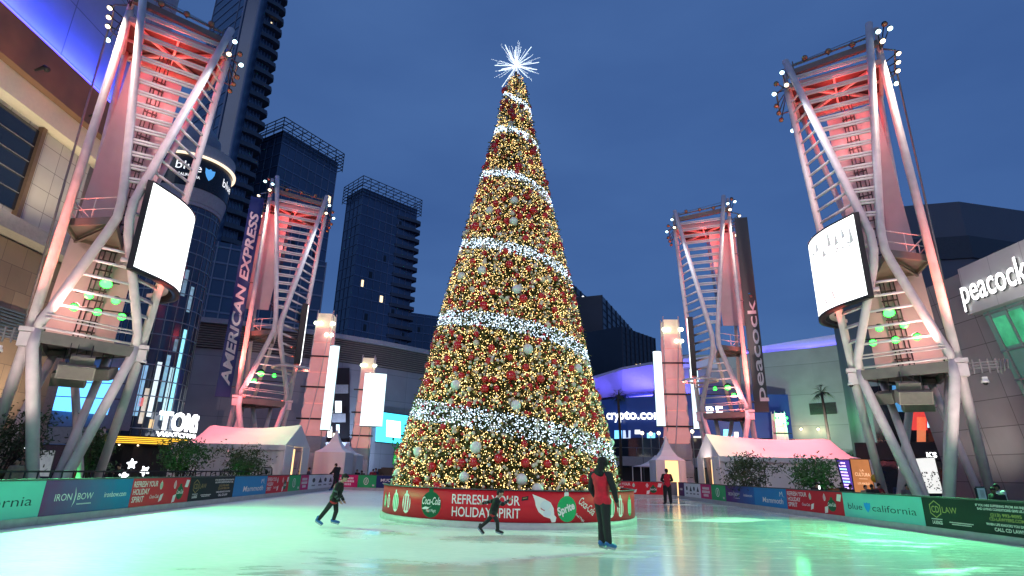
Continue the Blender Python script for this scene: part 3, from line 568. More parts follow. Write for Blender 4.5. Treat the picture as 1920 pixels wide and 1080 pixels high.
    for p, q in ((md[0], md[1]), (md[1], md[2])):
        for h in (.55, 1.05): m.tube([Vector(p)+Vector((0, 0, h)), Vector(q)+Vector((0, 0, h))], .025, 5)
        for t_ in (.0, .5, 1): m.tube([mixp(p, q, t_), mixp(p, q, t_)+Vector((0, 0, 1.05))], .025, 5)
    m.tube([Vector(md[1])+Vector((0, 0, 1.05)), mixp(md[0], md[1], .5)+Vector((0, 0, .1))], .022, 5); part(m, 'railing', STEEL)
    ld = [(-1.3, .1, 5.9), (1.6, -1.3, 5.9), (1.75, 2.2, 5.9), (.6, 2.5, 5.9)]
    m = MB(); m.slab(ld, (0, 0, .10))
    for p, q in zip(ld, ld[1:]+ld[:1]): m.bar(Vector(p)+Vector((0, 0, -.10)), Vector(q)+Vector((0, 0, -.10)), .14, .42)
    m.bar(Vector(ld[0])+Vector((0, 0, -.2)), Vector(ld[2])+Vector((0, 0, -.2)), .12, .2); m.bar(mixp(ld[0], ld[1], .5)+Vector((0, 0, -.2)), mixp(ld[2], ld[3], .5)+Vector((0, 0, -.2)), .12, .2); part(m, 'lower_deck', DECK)
    m = MB()
    for h, r_ in ((.22, .05), (.62, .035), (.75, .035)): m.tube([Vector(ld[0])+Vector((.1, -.08, h)), Vector(ld[1])+Vector((-.1, -.08, h))], r_, 6)
    part(m, 'front_rail', STEEL)
    for p, w_ in ((V_('Lo'), -.2), (V_('Ro'), .2)):
        m = MB(); m.box(p+Vector((w_*.3, -.05, -.06)), (.44, .44, .16)); m.box(p+Vector((w_*.3, -.05, -.42)), (.36, .36, .5)); part(m, 'joint_collar', STEEL)
    # legs: from each node down to the footings
    F1, F0, F2 = Vector((.12, -1.95, 0)), Vector((2.5, 1.14, 0)), Vector((-.95, 2.0, 0)); Ln, Rn, Kn = V_('L'), V_('R'), Vector((1.45, 2.2, 5.8))
    legs = [([Ln, Ln+Vector((.06, -.10, -.6)), Ln+Vector((.22, -.45, -1.35)), F1+Vector((-.22, .05, 0))], .18), ([Rn, Rn+Vector((.0, -.05, -.7)), F1+Vector((.22, 0, 0))], .19), ([V_('Lo'), V_('Lo')+Vector((0, .1, -.6)), F2], .17), ([V_('Ro'), V_('Ro')+Vector((.02, .1, -.5)), F0], .18),
            ([Kn, F0+Vector((-.1, .35, 0))], .15), ([Kn+Vector((-.6, .2, 0)), F2+Vector((.3, .2, 0))], .15), ([Ln+Vector((.9, .9, -.5)), F1+Vector((-.05, .5, 0))], .15), ([Rn+Vector((.1, 1.2, -.3)), F1+Vector((.3, .6, 0))], .15)]
    for p, r_ in legs: m = MB(); m.tube(p, r_, n); part(m, 'leg', STEEL)
    for f in (F1, F0, F2): m = MB(); m.box(f+Vector((0, .1, .32)), (1.0, .9, .64)); part(m, 'footing', mat('footing', (.55, .52, .50), .7))
    # white fabric sail and the cable ladder climbing it
    tl, tr, br_, bl = (Vector((-.66, 3.0, 20.25)), Vector((1.62, 2.5, 20.4)), Vector((2.12, 1.95, 6.3)), Vector((-.45, 2.5, 6.3))) if near else (Vector((.35, 2.35, 21.3)), Vector((2.38, 1.85, 21.2)), Vector((2.48, 1.8, 13.0)), Vector((.80, 2.2, 13.2)))
    m = MB(); N_ = 14; P0 = []
    for i in range(N_+1):
        for j in range(9):
            q = mixp(mixp(tl, tr, j/8), mixp(bl, br_, j/8), i/N_); q.y += .18*math.sin(math.pi*j/8)*math.sin(math.pi*i/N_); P0.append(q)
    fs = [(i*9+j, i*9+j+1, i*9+j+10, i*9+j+9) for i in range(N_) for j in range(8)]; m.add(P0, fs, 0, True); o = [q+Vector((.01, .035, 0)) for q in P0]; m.add(o, [tuple(reversed(f)) for f in fs], 0, True); part(m, 'fabric_sail', mat('mauve sail', (.56, .48, .49), .75, var=.06, vs_=1.5, bump=.05))
    m = MB()
    for t_ in ((.30, .36, .45, .51) if near else (-.14, -.08)): m.tube([mixp(tl, tr, t_)+Vector((0, -.18, 1.2)), mixp(mixp(tl, bl, .55), mixp(tr, br_, .55), t_*1.02)+Vector((0, -.12, 0)), mixp(bl, br_, t_*1.1)+Vector((0, -.18, -.1))], .03, 5)
    for i in range(30):
        a0 = mixp(mixp(tl, bl, i/30), mixp(tr, br_, i/30), .29 if near else -.16); a1 = mixp(mixp(tl, bl, i/30), mixp(tr, br_, i/30), .53 if near else -.06); m.bar(a0+Vector((0, -.15, 0)), a1+Vector((0, -.15, 0)), .05, .07)
    part(m, 'cable_ladder', mat('cable tray', (.05, .045, .045), .5))
    # floodlights
    def flood(p, aim, r_, lens, big=False, arm=None):
        p = Vector(p); d = (Vector(aim)-p).normalized(); m = MB(); m.tube([p-d*r_*1.7, p-d*r_*.9, p], [r_*.45, r_*.95, r_], 10)
        if arm: m.tube([p-d*r_*.8, Vector(arm)], .03, 5)
        h = part(m, 'floodlight', HOUSING); m = MB(); m.tube([p+d*.004, p+d*.03], [r_*.9, r_*.82], 10); part(m, 'lens', lens, h)
    G = [(.14, .35, 8.52), (.60, .35, 7.93), (-.32, .35, 7.87), (.97, .30, 7.36), (.19, .35, 7.30), (-.66, .35, 7.24)]
    for i, p in enumerate(G if near else G[1:4]): flood(p, (p[0]*1.5, -12, -1.5 if i else -6), (.25 if i == 0 else .17), GRNL, arm=(p[0]+.02, .9, p[2]+.1))
    m = MB()
    for z_, w_ in ((8.66, .5), (8.05, 1.0), (7.46, 1.6)): m.tube([(-w_+.2, .62, z_), (w_+.1, .5, z_)], .03, 5)
    part(m, 'lamp_rail', DARK)
    b0, a0 = V_('Bo'), V_('Ao')
    for i in range(3): flood((2.9+.05*i, 1.9+.62*i, 22.6-.1*i), (6, -3, 8), .13, WARML, arm=(2.2, 2.0+.6*i, 22.3))
    m = MB(); m.tube([(2.2, 1.6, 22.9), (2.75, 1.75, 22.75), (2.9, 3.5, 22.45), (2.3, 3.7, 22.2)], .05, 5); m.tube([(-2.45, 1.9, 22.3), (-2.95, 2.1, 22.0), (-2.85, 3.9, 21.8), (-2.0, 4.0, 22.0)], .05, 5); part(m, 'lamp_bracket', GREYM)
    for p, ln in (((1.95, .5, 23.2), COOLL), ((2.55, .9, 23.5), COOLL), ((2.3, .6, 23.6), OFFL), ((2.1, .75, 22.75), WARML), ((3.0, 4.0, 22.2), COOLL), ((2.6, 4.2, 21.8), WARML)): flood(p, (p[0]*1.8, -8, 6), .14, ln, arm=(2.05, 1.4, 22.6))
    for p, ln in (((-2.6, .8, 22.4), COOLL), ((-2.45, 1.15, 21.8), WARML), ((-2.95, 1.0, 21.9), OFFL), ((-3.1, 1.35, 21.55), COOLL), ((-3.05, 2.2, 21.3), OFFL), ((-2.95, 2.8, 21.2), OFFL), ((-2.85, 3.4, 21.1), OFFL), ((-2.3, 4.3, 20.8), COOLL)): flood(p, (p[0]*2, -8, 6), .13, ln, arm=(-2.4, 1.9, 22.0))
    for t_ in (.22, .48, .74): q = mixp(deck[0], deck[1], t_); flood(q+Vector((0, -.4, 1.15)), q+Vector((0, -6, -1)), .15, OFFL, arm=q+Vector((0, -.25, 1.0)))
    for p in ((-1.2, 2.2, 6.25), (1.6, -.6, 6.25), (1.5, 1.2, 6.25), (.35, -.4, 10.95), (1.5, .6, 10.95)): flood(p, (p[0]*.8, p[1], 20), .10, REDL)
    # hanging utility boxes and cable pole on the near towers
    if near:
        m = MB(); m.tube([(3.0, 3.4, 22.6), (2.45, 1.0, 6.2)], .045, 6); part(m, 'drop_cable', GREYM)
        m = MB()
        for dx in (0, .18, .36): m.bar((2.2, -1.1, 5.7+dx*.6), (3.1, -1.15, 5.72+dx*.6), .05, .05)
        for k in range(4): m.bar((2.3+.24*k, -1.12, 5.5), (2.3+.24*k, -1.12, 6.05), .05, .08)
        for k in range(3): m.tube([(3.1+.12*k, -1.2, 5.45+.1*k), (3.16+.12*k, -1.15, 6.0)], .04, 5)
        part(m, 'cable_bracket', GREYM)
        for p in ((2.55, -1.2, 5.15), (-1.75, .3, 5.45)):
            m = MB(); m.box(Vector(p)+Vector((0, 0, .14)), (.16, .16, .12)); m.lathe([(.0, .08), (.12, .08), (.14, -.02), (.0, -.02)], p, 10); m.sphere(Vector(p)+Vector((0, 0, -.03)), .085, 10, 6, 1); part(m, 'dome_camera', [WHITE, BLACK])
    # curved screen on the flank
    if screen:
        z0, z1 = 8.95, 12.68; cx_, cy_ = -1.2, 1.0
        ctl = [(-.74, -1.46), (-1.25, -.85), (-1.82, -.12), (-2.30, .85), (-2.50, 1.95), (-2.32, 3.05), (-1.70, 4.0)]; PC = []
        for i in range(6):      # smooth curve through the surveyed plan points
            g = [Vector(ctl[min(max(k, 0), 6)]) for k in (i-1, i, i+1, i+2)]
            for t_ in (np.arange(5)/5 if i < 5 else np.arange(6)/5): PC.append(.5*((2*g[1])+(g[2]-g[0])*t_+(2*g[0]-5*g[1]+4*g[2]-g[3])*t_**2+(3*g[1]-g[0]-3*g[2]+g[3])*t_**3))
        NP = len(PC)
        def arc(off, z):        # the curve pushed inwards by off
            o_ = []
            for i in range(NP): t_ = (PC[min(i+1, NP-1)]-PC[max(i-1, 0)]).normalized(); o_.append(Vector((PC[i].x+t_.y*off, PC[i].y-t_.x*off, z)))
            return o_
        a0, a1 = arc(0, z0), arc(0, z1); m = MB(); m.add(a0+a1, [(i, i+1, NP+1+i, NP+i) for i in range(NP-1)], 0, True); sc_ = part(m, 'led_screen', SCR)
        m = MB()
        for z_, h in ((z0-.13, .125), (z1+.005, .06)):
            o_ = [arc(-.03, z_), arc(-.03, z_+h), arc(.26, z_+h), arc(.26, z_)]; vs = sum(o_, []); m.add(vs, [(k*NP+i, k*NP+i+1, ((k+1) % 4)*NP+i+1, ((k+1) % 4)*NP+i) for k in range(4) for i in range(NP-1)], 0, True)
        i0, i1 = arc(.05, z0), arc(.05, z1); m.add(i0+i1, [(NP+i, NP+1+i, i+1, i) for i in range(NP-1)])
        for k in (0, NP-1): e_ = arc(.10, 0)[k]; m.bar((e_.x, e_.y, z0-.13), (e_.x, e_.y, z1+.06), .22, .16)
        part(m, 'screen_frame', BLACK)
        m = MB()
        for z_ in (9.2, 11.2, 12.4): m.tube([(-.3, -1.3, z_), (-.85, -1.15, z_)], .09, 8); part(m, 'screen_arm', STEEL); m = MB()
        i0, i1, i2, i3 = arc(.45, 9.0), arc(.45, 9.16), arc(.65, 9.16), arc(.65, 9.0); m.add(i0+i1+i2+i3, [(k*NP+i, k*NP+i+1, ((k+1) % 4)*NP+i+1, ((k+1) % 4)*NP+i) for k in range(4) for i in range(NP-1)]); part(m, 'screen_mount', STEEL)
        m = MB(); random.seed(screen); out_ = arc(-.008, 0)
        def sp_(u, z):
            f_ = min(max(u*1.7, 0), .999)*(NP-1); k = int(f_); q = out_[k]*(1-f_+k)+out_[k+1]*(f_-k); return Vector((q.x, q.y, z))
        if screen == 1:
            for k in range(9):
                u = .05+.045*k; zc = 11.6+random.uniform(-.2, .4); h = random.uniform(.4, 1.0); m.add([sp_(u-.012, zc), sp_(u+.014, zc-.05), sp_(u+.004, zc+h)], [(0, 1, 2)])
            for k in range(16):
                u = random.uniform(.05, .42); zc = random.uniform(11.2, 11.7); m.add([sp_(u, zc), sp_(u+.02, zc+.03), sp_(u+.024, zc+.1), sp_(u+.005, zc+.09)], [(0, 1, 2, 3)])
            m.add([sp_(.2, 9.3), sp_(.27, 9.25), sp_(.28, 9.6), sp_(.21, 9.65)], [(0, 1, 2, 3)])
        else:
            m.add([sp_(.06, 9.15), sp_(.065, 9.15), sp_(.17, 10.1), sp_(.165, 10.1)], [(0, 1, 2, 3)])
            for k in range(9): u = .15+.025*k; zc = 10.35+random.uniform(-.15, .1); m.add([sp_(u, zc), sp_(u+.012, zc), sp_(u+.014, zc+.08), sp_(u+.003, zc+.06)], [(0, 1, 2, 3)])
        part(m, 'screen_picture', SCRART, sc_)
    if banner:
        txt, bm, tm = banner; m = MB(); x0, x1, z0, z1 = 2.42, 3.42, 6.2, 22.2; m.box(((x0+x1)/2, 1.5, (z0+z1)/2), (x1-x0, .22, z1-z0)); bn = part(m, 'banner', bm)
        m = MB()
        for z_ in (7, 11, 15, 19, 21.8): m.tube([(2.1, 1.3, z_), (x0+.1, 1.45, z_)], .05, 6); m.tube([(2.1, 2.4, z_), (x0+.3, 1.6, z_)], .04, 6)
        part(m, 'banner_bracket', GREYM)
        m = MB(); yb = 1.5-.115
        if mir > 0: fn = lambda x, y: Vector((x1-.35-y, yb, 9.0+x))
        else: fn = lambda x, y: Vector((x0+.25+y, yb, 6.6+x))
        if mir > 0: m.text(txt, lambda x, y: Vector((3.28-y, yb, 7.0+x)), 8.0, .62, bold=.012, center=False)
        else: m.text(txt, lambda x, y: Vector((2.62+y, yb, 7.0+x)), 13.9, .60, bold=.03, shear=.25, center=False)
        part(m, 'lettering', tm, bn)
        if mir > 0:
            m = MB()
            for k, mi_ in enumerate((0, 1, 2, 3)): m.box((3.05-.04*k, yb, 15.25+.10*k), (.16, .01, .06), mi=mi_)
            part(m, 'colour_mark', [BALLM['gold'], PINK, GRN, SBLUE], bn)
    # light from its lamps, plus fill added on sail and pipes
    GP = (7600, 4300) if near else (300, 150)
    lamp('SPOT', W((.14, -1.9, 8.3)), W((.8, -10, 0)), GP[0], (.15, 1, .36), 84, 1, .3)
    lamp('SPOT', W((-.5, -1.9, 7.4)), W((-5, -8, 0)), GP[1], (.15, 1, .36), 88, 1, .3)
    lamp('POINT', W((.2, 1.0, 8.9)), None, 9 if near else 3, (.10, 1, .22), rad=.2)
    lamp('SPOT', W((-2.15, -.35, 6.3)), W((-2.25, 1.3, 20)), 1500 if near else 3000, (1, .14, .10), 36, .8, .12)
    lamp('SPOT', W((2.15, -1.75, 6.3)), W((2.05, 1.0, 20)), 1500 if near else 3000, (1, .14, .10), 36, .8, .12)
    lamp('SPOT', W((.6, .9, 11.2)), W((.2, 2.8, 22)), 70, (1, .07, .06), 75, .8, .15)
    lamp('SPOT', W((1.0, -1.6, 6.6)), W((1.0, 2.3, 14)), 200, (1, .38, .34), 80, .9, .2)
    lamp('POINT', W((.9, .6, 7.6)), None, 95 if near else 20, (1, .42, .34), rad=.25)
    for yy in (1.4, 3.4): lamp('POINT', W((.1, yy, 21.0)), None, 75, (1, .07, .06), rad=.25)
    lamp('POINT', W((.2, 2.0, 18.5)), None, 45, (1, .25, .24), rad=.3)
    lamp('SPOT', W((2.9, 1.6, 22.6)), W((1.5, -13, 0)), 1700 if near else 1500, (1, .80, .66), 75, .8, .2)
    lamp('SPOT', W((-3.0, .6, 21.8)), W((-3.0, -9, 0)), 1300 if near else 1100, (.80, .9, 1), 75, .8, .2)
    for fx_, fy_ in ((-1.6, -3.6), (1.9, -4.2)): lamp('SPOT', W((fx_, fy_, 1.25)), W((.1, .6, 14)), 450, (1, .80, .76), 80, .9, .2)  # ground spots added to brighten the pipes
    return T
for p_, t_, e_ in (((17, -7, 14), (16.2, 23, 12), 5600), ((-17, -7, 14), (-16.4, 21.5, 12), 5600), ((7, -7, 17), (15.8, 43, 16), 15000), ((-7, -7, 17), (-17.5, 41.6, 16), 15000)): lamp('SPOT', p_, t_, e_, (1, .66, .64), 42 if e_ < 10000 else 20, .8, .3)  # unseen fill spots added behind the viewpoint to light the tower fronts
GREEN_SLATE = mat('banner slate', (.045, .06, .06), .35, var=.08, vs_=.3); AMEXB = mat('banner blue', (.010, .035, .19), .45, var=.05, vs_=.5)
BLET = mat('banner white letters', (.85, .85, .85), .5, var=.02)
TW = {'NR': (16.33, 23.78, -26.0, 1), 'FR': (15.82, 43.01, -17.65, 1), 'FL': (-17.55, 41.62, 22.65, -1), 'NL': (-16.49, 22.24, 30.96, -1)}
light_tower('nearest steel light tower on the right with a curved white screen, green floodlights below', TW['NR'][:2], TW['NR'][2], 1, screen=1)
light_tower('nearest steel light tower on the left with a blank curved white screen', TW['NL'][:2], TW['NL'][2], -1, screen=2)
light_tower('far steel light tower with a tall dark slate banner behind the right tent', TW['FR'][:2], TW['FR'][2], 1, screen=None, banner=('peacock', GREEN_SLATE, BLET), near=False)
light_tower('far steel light tower with a tall navy banner behind the left tent', TW['FL'][:2], TW['FL'][2], -1, screen=None, banner=('AMERICAN EXPRESS', AMEXB, BLET), near=False)
def tw_world(t, p):
    X, Y, a, m = TW[t]; a = R(a); x = p[0]*m; return Vector((X+x*math.cos(a)-p[1]*math.sin(a), Y+x*math.sin(a)+p[1]*math.cos(a), p[2]))
SPKM = mat('speaker cabinet', (.22, .20, .17), .6)
for t, wh in (('NR', 'right'), ('NL', 'left')):
    for p, s, tilt, lab in (((.15, -.75, 5.15), (.75, .45, .36), .1, 'small upper loudspeaker hanging centrally under the lower deck of the near {} tower'), ((.25, -.85, 4.72), (1.15, .6, .50), .1, 'wide loudspeaker hanging centrally under the lower deck of the near {} tower'), ((.55, .5, 4.55), (1.1, .5, .50), .0, 'loudspeaker at the back under the lower deck of the near {} tower'), ((-.55, .2, 4.85), (.7, .6, .45), -.5, 'tilted loudspeaker beside the inner leg of the near {} tower')):
        a = R(TW[t][2]); c = tw_world(t, p); o = thing('loudspeaker', lab.format(wh), 'loudspeaker', c, 'loudspeakers under the near towers')
        X_ = Vector((math.cos(a+tilt), math.sin(a+tilt), 0)); Y_ = Vector((-math.sin(a+tilt)*.94, math.cos(a+tilt)*.94, .34)).normalized(); Z_ = X_.cross(Y_)
        m = MB(); m.box(c, s, ax=(X_, Y_, Z_)); m.build('cabinet', SPKM, o); m = MB(); m.box(c-Y_*(s[1]/2+.008), (s[0]*.92, .015, s[2]*.88), ax=(X_, Y_, Z_)); m.build('grille', mat('speaker grille', (.14, .13, .11), .8), o)
        m = MB()
        for k in (-.3, .3): m = MB(); m.tube([c+X_*s[0]*k+Z_*s[2]*.5, Vector((c.x, c.y, 5.75))+X_*s[0]*k], .015, 5); m.build('hanger', DARK, o)
# far screens on the far towers' flanks: tall flat cases
for t, lab in (('FR', 'slim white led screen in a black case beside the far tower with the slate banner'), ('FL', 'slim white led screen in a black case beside the far tower with the navy banner')):
    o = thing('led_screen', lab, 'screen', tw_world(t, (-2.2, -.1, 9)), 'tall led screens between the far towers and lanterns')
    def seg(y0, y1, x, th, mt, nm, z0=8.7, z1=13.2):
        c0, c1, c2, c3 = [tw_world(t, q) for q in ((x, y0, 0), (x, y1, 0), (x+th, y1, 0), (x+th, y0, 0))]; m = MB(); m.slab([(c.x, c.y, z0) for c in (c0, c1, c2, c3)], (0, 0, z1-z0)); m.build(nm, mt, o)
    seg(-1.2, .9, -1.95, .40, BLACK, 'case'); seg(-1.12, .82, -2.0, .045, SCR, 'display', 8.8, 13.1)
    m = MB(); c = tw_world(t, (-1.35, -.1, 8.9)); m.lathe([(1.15, 8.5), (1.35, 8.5), (1.35, 8.35), (1.15, 8.35), (1.15, 8.5)], (c.x, c.y, 0), 20); m.build('mounting_ring', STEEL, o)
# ================================================================ LANTERN PYLONS
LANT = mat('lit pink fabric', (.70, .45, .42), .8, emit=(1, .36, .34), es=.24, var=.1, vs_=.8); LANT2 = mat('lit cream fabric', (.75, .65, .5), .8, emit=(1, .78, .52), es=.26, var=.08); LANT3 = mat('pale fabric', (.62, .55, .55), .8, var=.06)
BULB = mat('pylon lamp', (.8, 1, .8), .4, emit=(.85, 1, .70), es=3, sample=False, var=0)
def pylon(label, base, h, wd, screens, tint=1.0, yaw=0., grn=False):
    o = thing('lantern_pylon', label, 'lantern pylon', base, 'fabric lantern pylons around the plaza'); B = Vector(base); n = 11; sh = h/n
    ca, sa = math.cos(yaw), math.sin(yaw); X_ = Vector((ca, sa, 0)); Y_ = Vector((-sa, ca, 0)); Z_ = Vector((0, 0, 1))
    for i in range(n):
        z0, z1 = i*sh, (i+1)*sh-.05; f = lambda z: wd/2*(1.18-.42*(z/h)); vs = []; m = MB(); K = 4
        for k in range(K+1):
            z = z0+(z1-z0)*k/K; r_ = f(z)*(1+.10*math.sin(math.pi*k/K)); vs += [B+X_*a*r_+Y_*c*r_+Z_*z for a, c in ((-1, -1), (1, -1), (1, 1), (-1, 1))]
        m.add(vs, [(k*4+j, k*4+(j+1) % 4, k*4+4+(j+1) % 4, k*4+4+j) for k in range(K) for j in range(4)]+[(3, 2, 1, 0), (K*4, K*4+1, K*4+2, K*4+3)])
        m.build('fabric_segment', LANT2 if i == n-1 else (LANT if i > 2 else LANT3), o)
    for s in (-1, 1):
        for c in (-1, 1): m = MB(); m.tube([B+X_*s*wd*.60+Y_*c*wd*.60, B+X_*s*wd*.40+Y_*c*wd*.40+Z_*(h+.25)], .05, 6); m.build('corner_pole', STEEL, o)
    m = MB(); m.bar(B-X_*wd*.45-Y_*wd*.72+Z_*.1, B+X_*wd*.1-Y_*wd*.56+Z_*h*.55, .10, .06); m.bar(B+X_*wd*.1-Y_*wd*.56+Z_*h*.55, B+X_*wd*.38-Y_*wd*.5+Z_*h, .10, .06); m.build('diagonal_strut', STEEL, o)
    for i in range(4, 9, 2): m = MB(); m.bar(B-X_*wd*.75-Y_*wd*.58+Z_*sh*i, B+X_*wd*.75-Y_*wd*.58+Z_*sh*i, .10, .14); m.build('cross_arm', DARK, o)
    for z, xs in ((h*.93, (-.42, -.15, .42, .5)), (h*.86, (.2, .48))):
        for x in xs: c = B+X_*wd*x-Y_*wd*.56+Z_*z; m = MB(); m.sphere(c, wd*.10, 8, 6); m.build('pylon_lamp', GRNL if grn else BULB, o)
    for (x, z0, z1, sw) in screens:
        m = MB(); c = B+X_*x-Y_*wd*.72
        arc = [c+X_*(sw*(k/8-.5))-Y_*(.22*math.sin(math.pi*k/8)) for k in range(9)]; vs = [p+Z_*z0 for p in arc]+[p+Z_*z1 for p in arc]; m.add(vs, [(k, k+1, 10+k, 9+k) for k in range(8)], 0, True); s_ = m.build('led_strip', mat('pylon screen', (.6, .7, .75), .4, emit=(.70, .93, 1.0), es=.85, var=.3, vs_=.6), o)
        m = MB(); m.slab([p+Y_*.03+Z_*(z0-.06) for p in arc]+[arc[-1]+Y_*.30+Z_*(z0-.06), arc[0]+Y_*.30+Z_*(z0-.06)], (0, 0, z1-z0+.12)); m.build('screen_case', BLACK, o)
    return o
p = at(578, 850, 52); pylon('tall pink lantern pylon beside the navy banner tower, screen strip on its right', (p.x+.15, 52, 0), 15.2, 1.75, [(1.3, 4.6, 12.0, .85)], yaw=.1)
p = at(672, 860, 62); pylon('pink lantern pylon with a wide white screen, left of the tree', (p.x+.1, 62, 0), 13.0, 1.6, [(.95, 5.7, 11.2, 2.3)], yaw=.15)
p = at(1271, 850, 52); pylon('tall pink lantern pylon with screens on both sides, left of the slate banner tower', (p.x, 52, 0), 15.4, 1.75, [(-1.5, 5.6, 12.2, .75), (1.62, 5.4, 10.6, .7)], yaw=-.1)
p = at(1466, 840, 76); pylon('small distant lantern pylon with green lamps behind the right tent', (p.x, 76, 0), 9.6, 1.5, [], yaw=-.1, grn=True)
lamp('POINT', (at(1464, 790, 76).x, 74.6, 9), None, 500, (.1, 1, .3), rad=.2)
# text smudges on the wide screen
# ================================================================ TENTS
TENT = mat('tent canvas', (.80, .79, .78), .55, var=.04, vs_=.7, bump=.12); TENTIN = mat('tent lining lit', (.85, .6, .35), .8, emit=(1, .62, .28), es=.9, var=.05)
def ripple(m, p, q, z0, z1, n=26, amp=.05, mi=0):
    p = Vector(p); q = Vector(q); d = (q-p).normalized(); nn = Vector((-d.y, d.x, 0)); vs = []
    for k, z in enumerate((z0, (z0+z1)/2, z1)):
        for i in range(n+1): vs.append(Vector((p.x, p.y, 0))+(q-p)*(i/n)*1.0+nn*(amp*(1.3-.5*k)*math.sin(i*1.9+k*.4)+.02*math.sin(i*4.3))+Vector((0, 0, z)))
    m.add(vs, [(k*(n+1)+i, k*(n+1)+i+1, (k+1)*(n+1)+i+1, (k+1)*(n+1)+i) for k in range(2) for i in range(n)], mi, True)
def tent(label, x0, x1, y0, y1, eave, ridge, open_side=None, hip=None):
    """long frame tent, ridge along x; the gable end towards the rink is at x1"""
    o = thing('marquee_tent', label, 'tent', ((x0+x1)/2, (y0+y1)/2, 0), 'white tents beside the rink'); ym = (y0+y1)/2
    s = 1 if x1 > x0 else -1; m = MB(); N_ = 22
    def rz(t): return ridge-.28*math.sin(math.pi*t)*(1 if hip else .4)
    rows = []
    for i in range(N_+1):
        t_ = i/N_; x = x0+(x1-x0)*t_; r_ = rz(t_)
        if hip and t_ < .16: r_ = eave+(ridge-eave)*t_/.16
        sag = .06*math.sin(t_*math.pi*4)**2; rows += [(x, y0-.12, eave), (x, (y0+ym)/2, (eave+r_)/2-.10-sag), (x, ym, r_), (x, (y1+ym)/2, (eave+r_)/2-.1-sag), (x, y1+.12, eave)]
    m.add(rows, [(i*5+k, i*5+k+1, i*5+6+k, i*5+5+k) for i in range(N_) for k in range(4)], 0, True); m.build('roof', TENT, o)
    m = MB()
    for y in (y0-.13,):
        vs = []
        for i in range(31): x = x0+(x1-x0)*i/30; vs += [(x, y, eave+.01), (x, y-.015, eave-.28-.05*abs(math.sin(i*1.57)))]
        m.add(vs, [(2*i, 2*i+1, 2*i+3, 2*i+2) for i in range(30)])
    m.build('valance', TENT, o)
    m = MB(); ripple(m, (x0, y0, 0), (x1, y0, 0), 0, eave-.02, 40); m.build('side_curtain', TENT, o)
    m = MB(); ripple(m, (x0, y0, 0), (x0, y1, 0), 0, eave-.02, 16); m.build('end_curtain', TENT, o)
    # gable end: triangle, then curtain pieces with a lit doorway
    m = MB(); m.slab([(x1, y0-.1, eave), (x1, y1+.1, eave), (x1, ym, rz(1)-.02)], (-.03*s, 0, 0)); m.build('gable', TENT, o)
    d0, d1 = (y0+(y1-y0)*.30, y0+(y1-y0)*.72)
    m = MB(); ripple(m, (x1, y0, 0), (x1, d0, 0), 0, eave-.02, 8); ripple(m, (x1, d1, 0), (x1, y1, 0), 0, eave-.02, 6); m.build('door_curtain', TENT, o)
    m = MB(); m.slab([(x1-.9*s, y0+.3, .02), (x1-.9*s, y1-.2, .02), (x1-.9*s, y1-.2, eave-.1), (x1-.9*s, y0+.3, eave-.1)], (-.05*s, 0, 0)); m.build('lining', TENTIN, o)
    m = MB()
    for x, y in ((x0, y0), (x1, y0), (x1, d0), (x1, d1), (x1, y1), ((x0+x1)/2, y0)): m = MB(); m.tube([(x, y-.05, 0), (x, y-.05, eave)], .045, 6); m.build('frame_pole', WHITE, o)
    return o
tent('long white marquee tent with a warm lit doorway, beside the left boards', -20.7, -13.75, 36.6, 41.0, 2.75, 4.15, hip=True)
tent('long white marquee tent on the right behind the two leafy shrubs', 23.5, 13.6, 38.2, 42.6, 2.75, 4.30, hip=True)
def pagoda(label, c, s, eave, peak, lit=False, walls=True):
    o = thing('pagoda_tent', label, 'tent', (c[0], c[1], 0), 'small peaked tents beside the rink'); m = MB(); prof = [(1.0, eave), (.62, eave+(peak-eave)*.16), (.34, eave+(peak-eave)*.42), (.14, eave+(peak-eave)*.74), (.02, peak)]; vs = []
    for r_, z in prof: vs += [(c[0]+a*r_*s/2, c[1]+b_*r_*s/2, z) for a, b_ in ((-1, -1), (1, -1), (1, 1), (-1, 1))]
    m.add(vs, [(i*4+j, i*4+(j+1) % 4, i*4+4+(j+1) % 4, i*4+4+j) for i in range(4) for j in range(4)]); m.build('roof', TENT, o)
    m = MB()
    for a, b_ in ((-1, -1), (1, -1), (1, 1), (-1, 1)): m = MB(); m.tube([(c[0]+a*s*.48, c[1]+b_*s*.48, 0), (c[0]+a*s*.48, c[1]+b_*s*.48, eave)], .04, 6); m.build('frame_pole', WHITE, o)
    if walls:
        m = MB(); x0, x1, y0, y1 = c[0]-s/2, c[0]+s/2, c[1]-s/2, c[1]+s/2
        if lit: ripple(m, (x0, y0, 0), (x0+s*.30, y0, 0), 0, eave, 6); ripple(m, (x1-s*.25, y0, 0), (x1, y0, 0), 0, eave, 6)
        else: ripple(m, (x0, y0, 0), (x1, y0, 0), 0, eave, 14)
        for x in (x0, x1): ripple(m, (x, y0, 0), (x, y1, 0), 0, eave, 12)
        m.build('curtain', TENT, o)
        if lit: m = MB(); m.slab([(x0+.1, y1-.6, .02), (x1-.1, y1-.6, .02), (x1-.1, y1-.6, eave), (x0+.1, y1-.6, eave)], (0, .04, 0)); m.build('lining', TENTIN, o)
pagoda('small peaked white tent with closed curtains beside the left marquee', (at(612, 880, 43.6).x, 45.2), 2.3, 2.6, 4.3)
pagoda('small white tent with a warm lit opening left of the red event sign', (at(634, 880, 46).x, 48), 2.2, 2.5, 3.5, lit=True)
pagoda('small peaked white tent with a lilac glow beside the right marquee', (at(1262, 880, 44).x, 45.6), 2.2, 2.6, 4.4, lit=True)
pagoda('open low canopy tent in the dark forecourt right of the tree', (at(1236, 890, 52).x, 53.0), 3.6, 2.2, 3.2, walls=False)
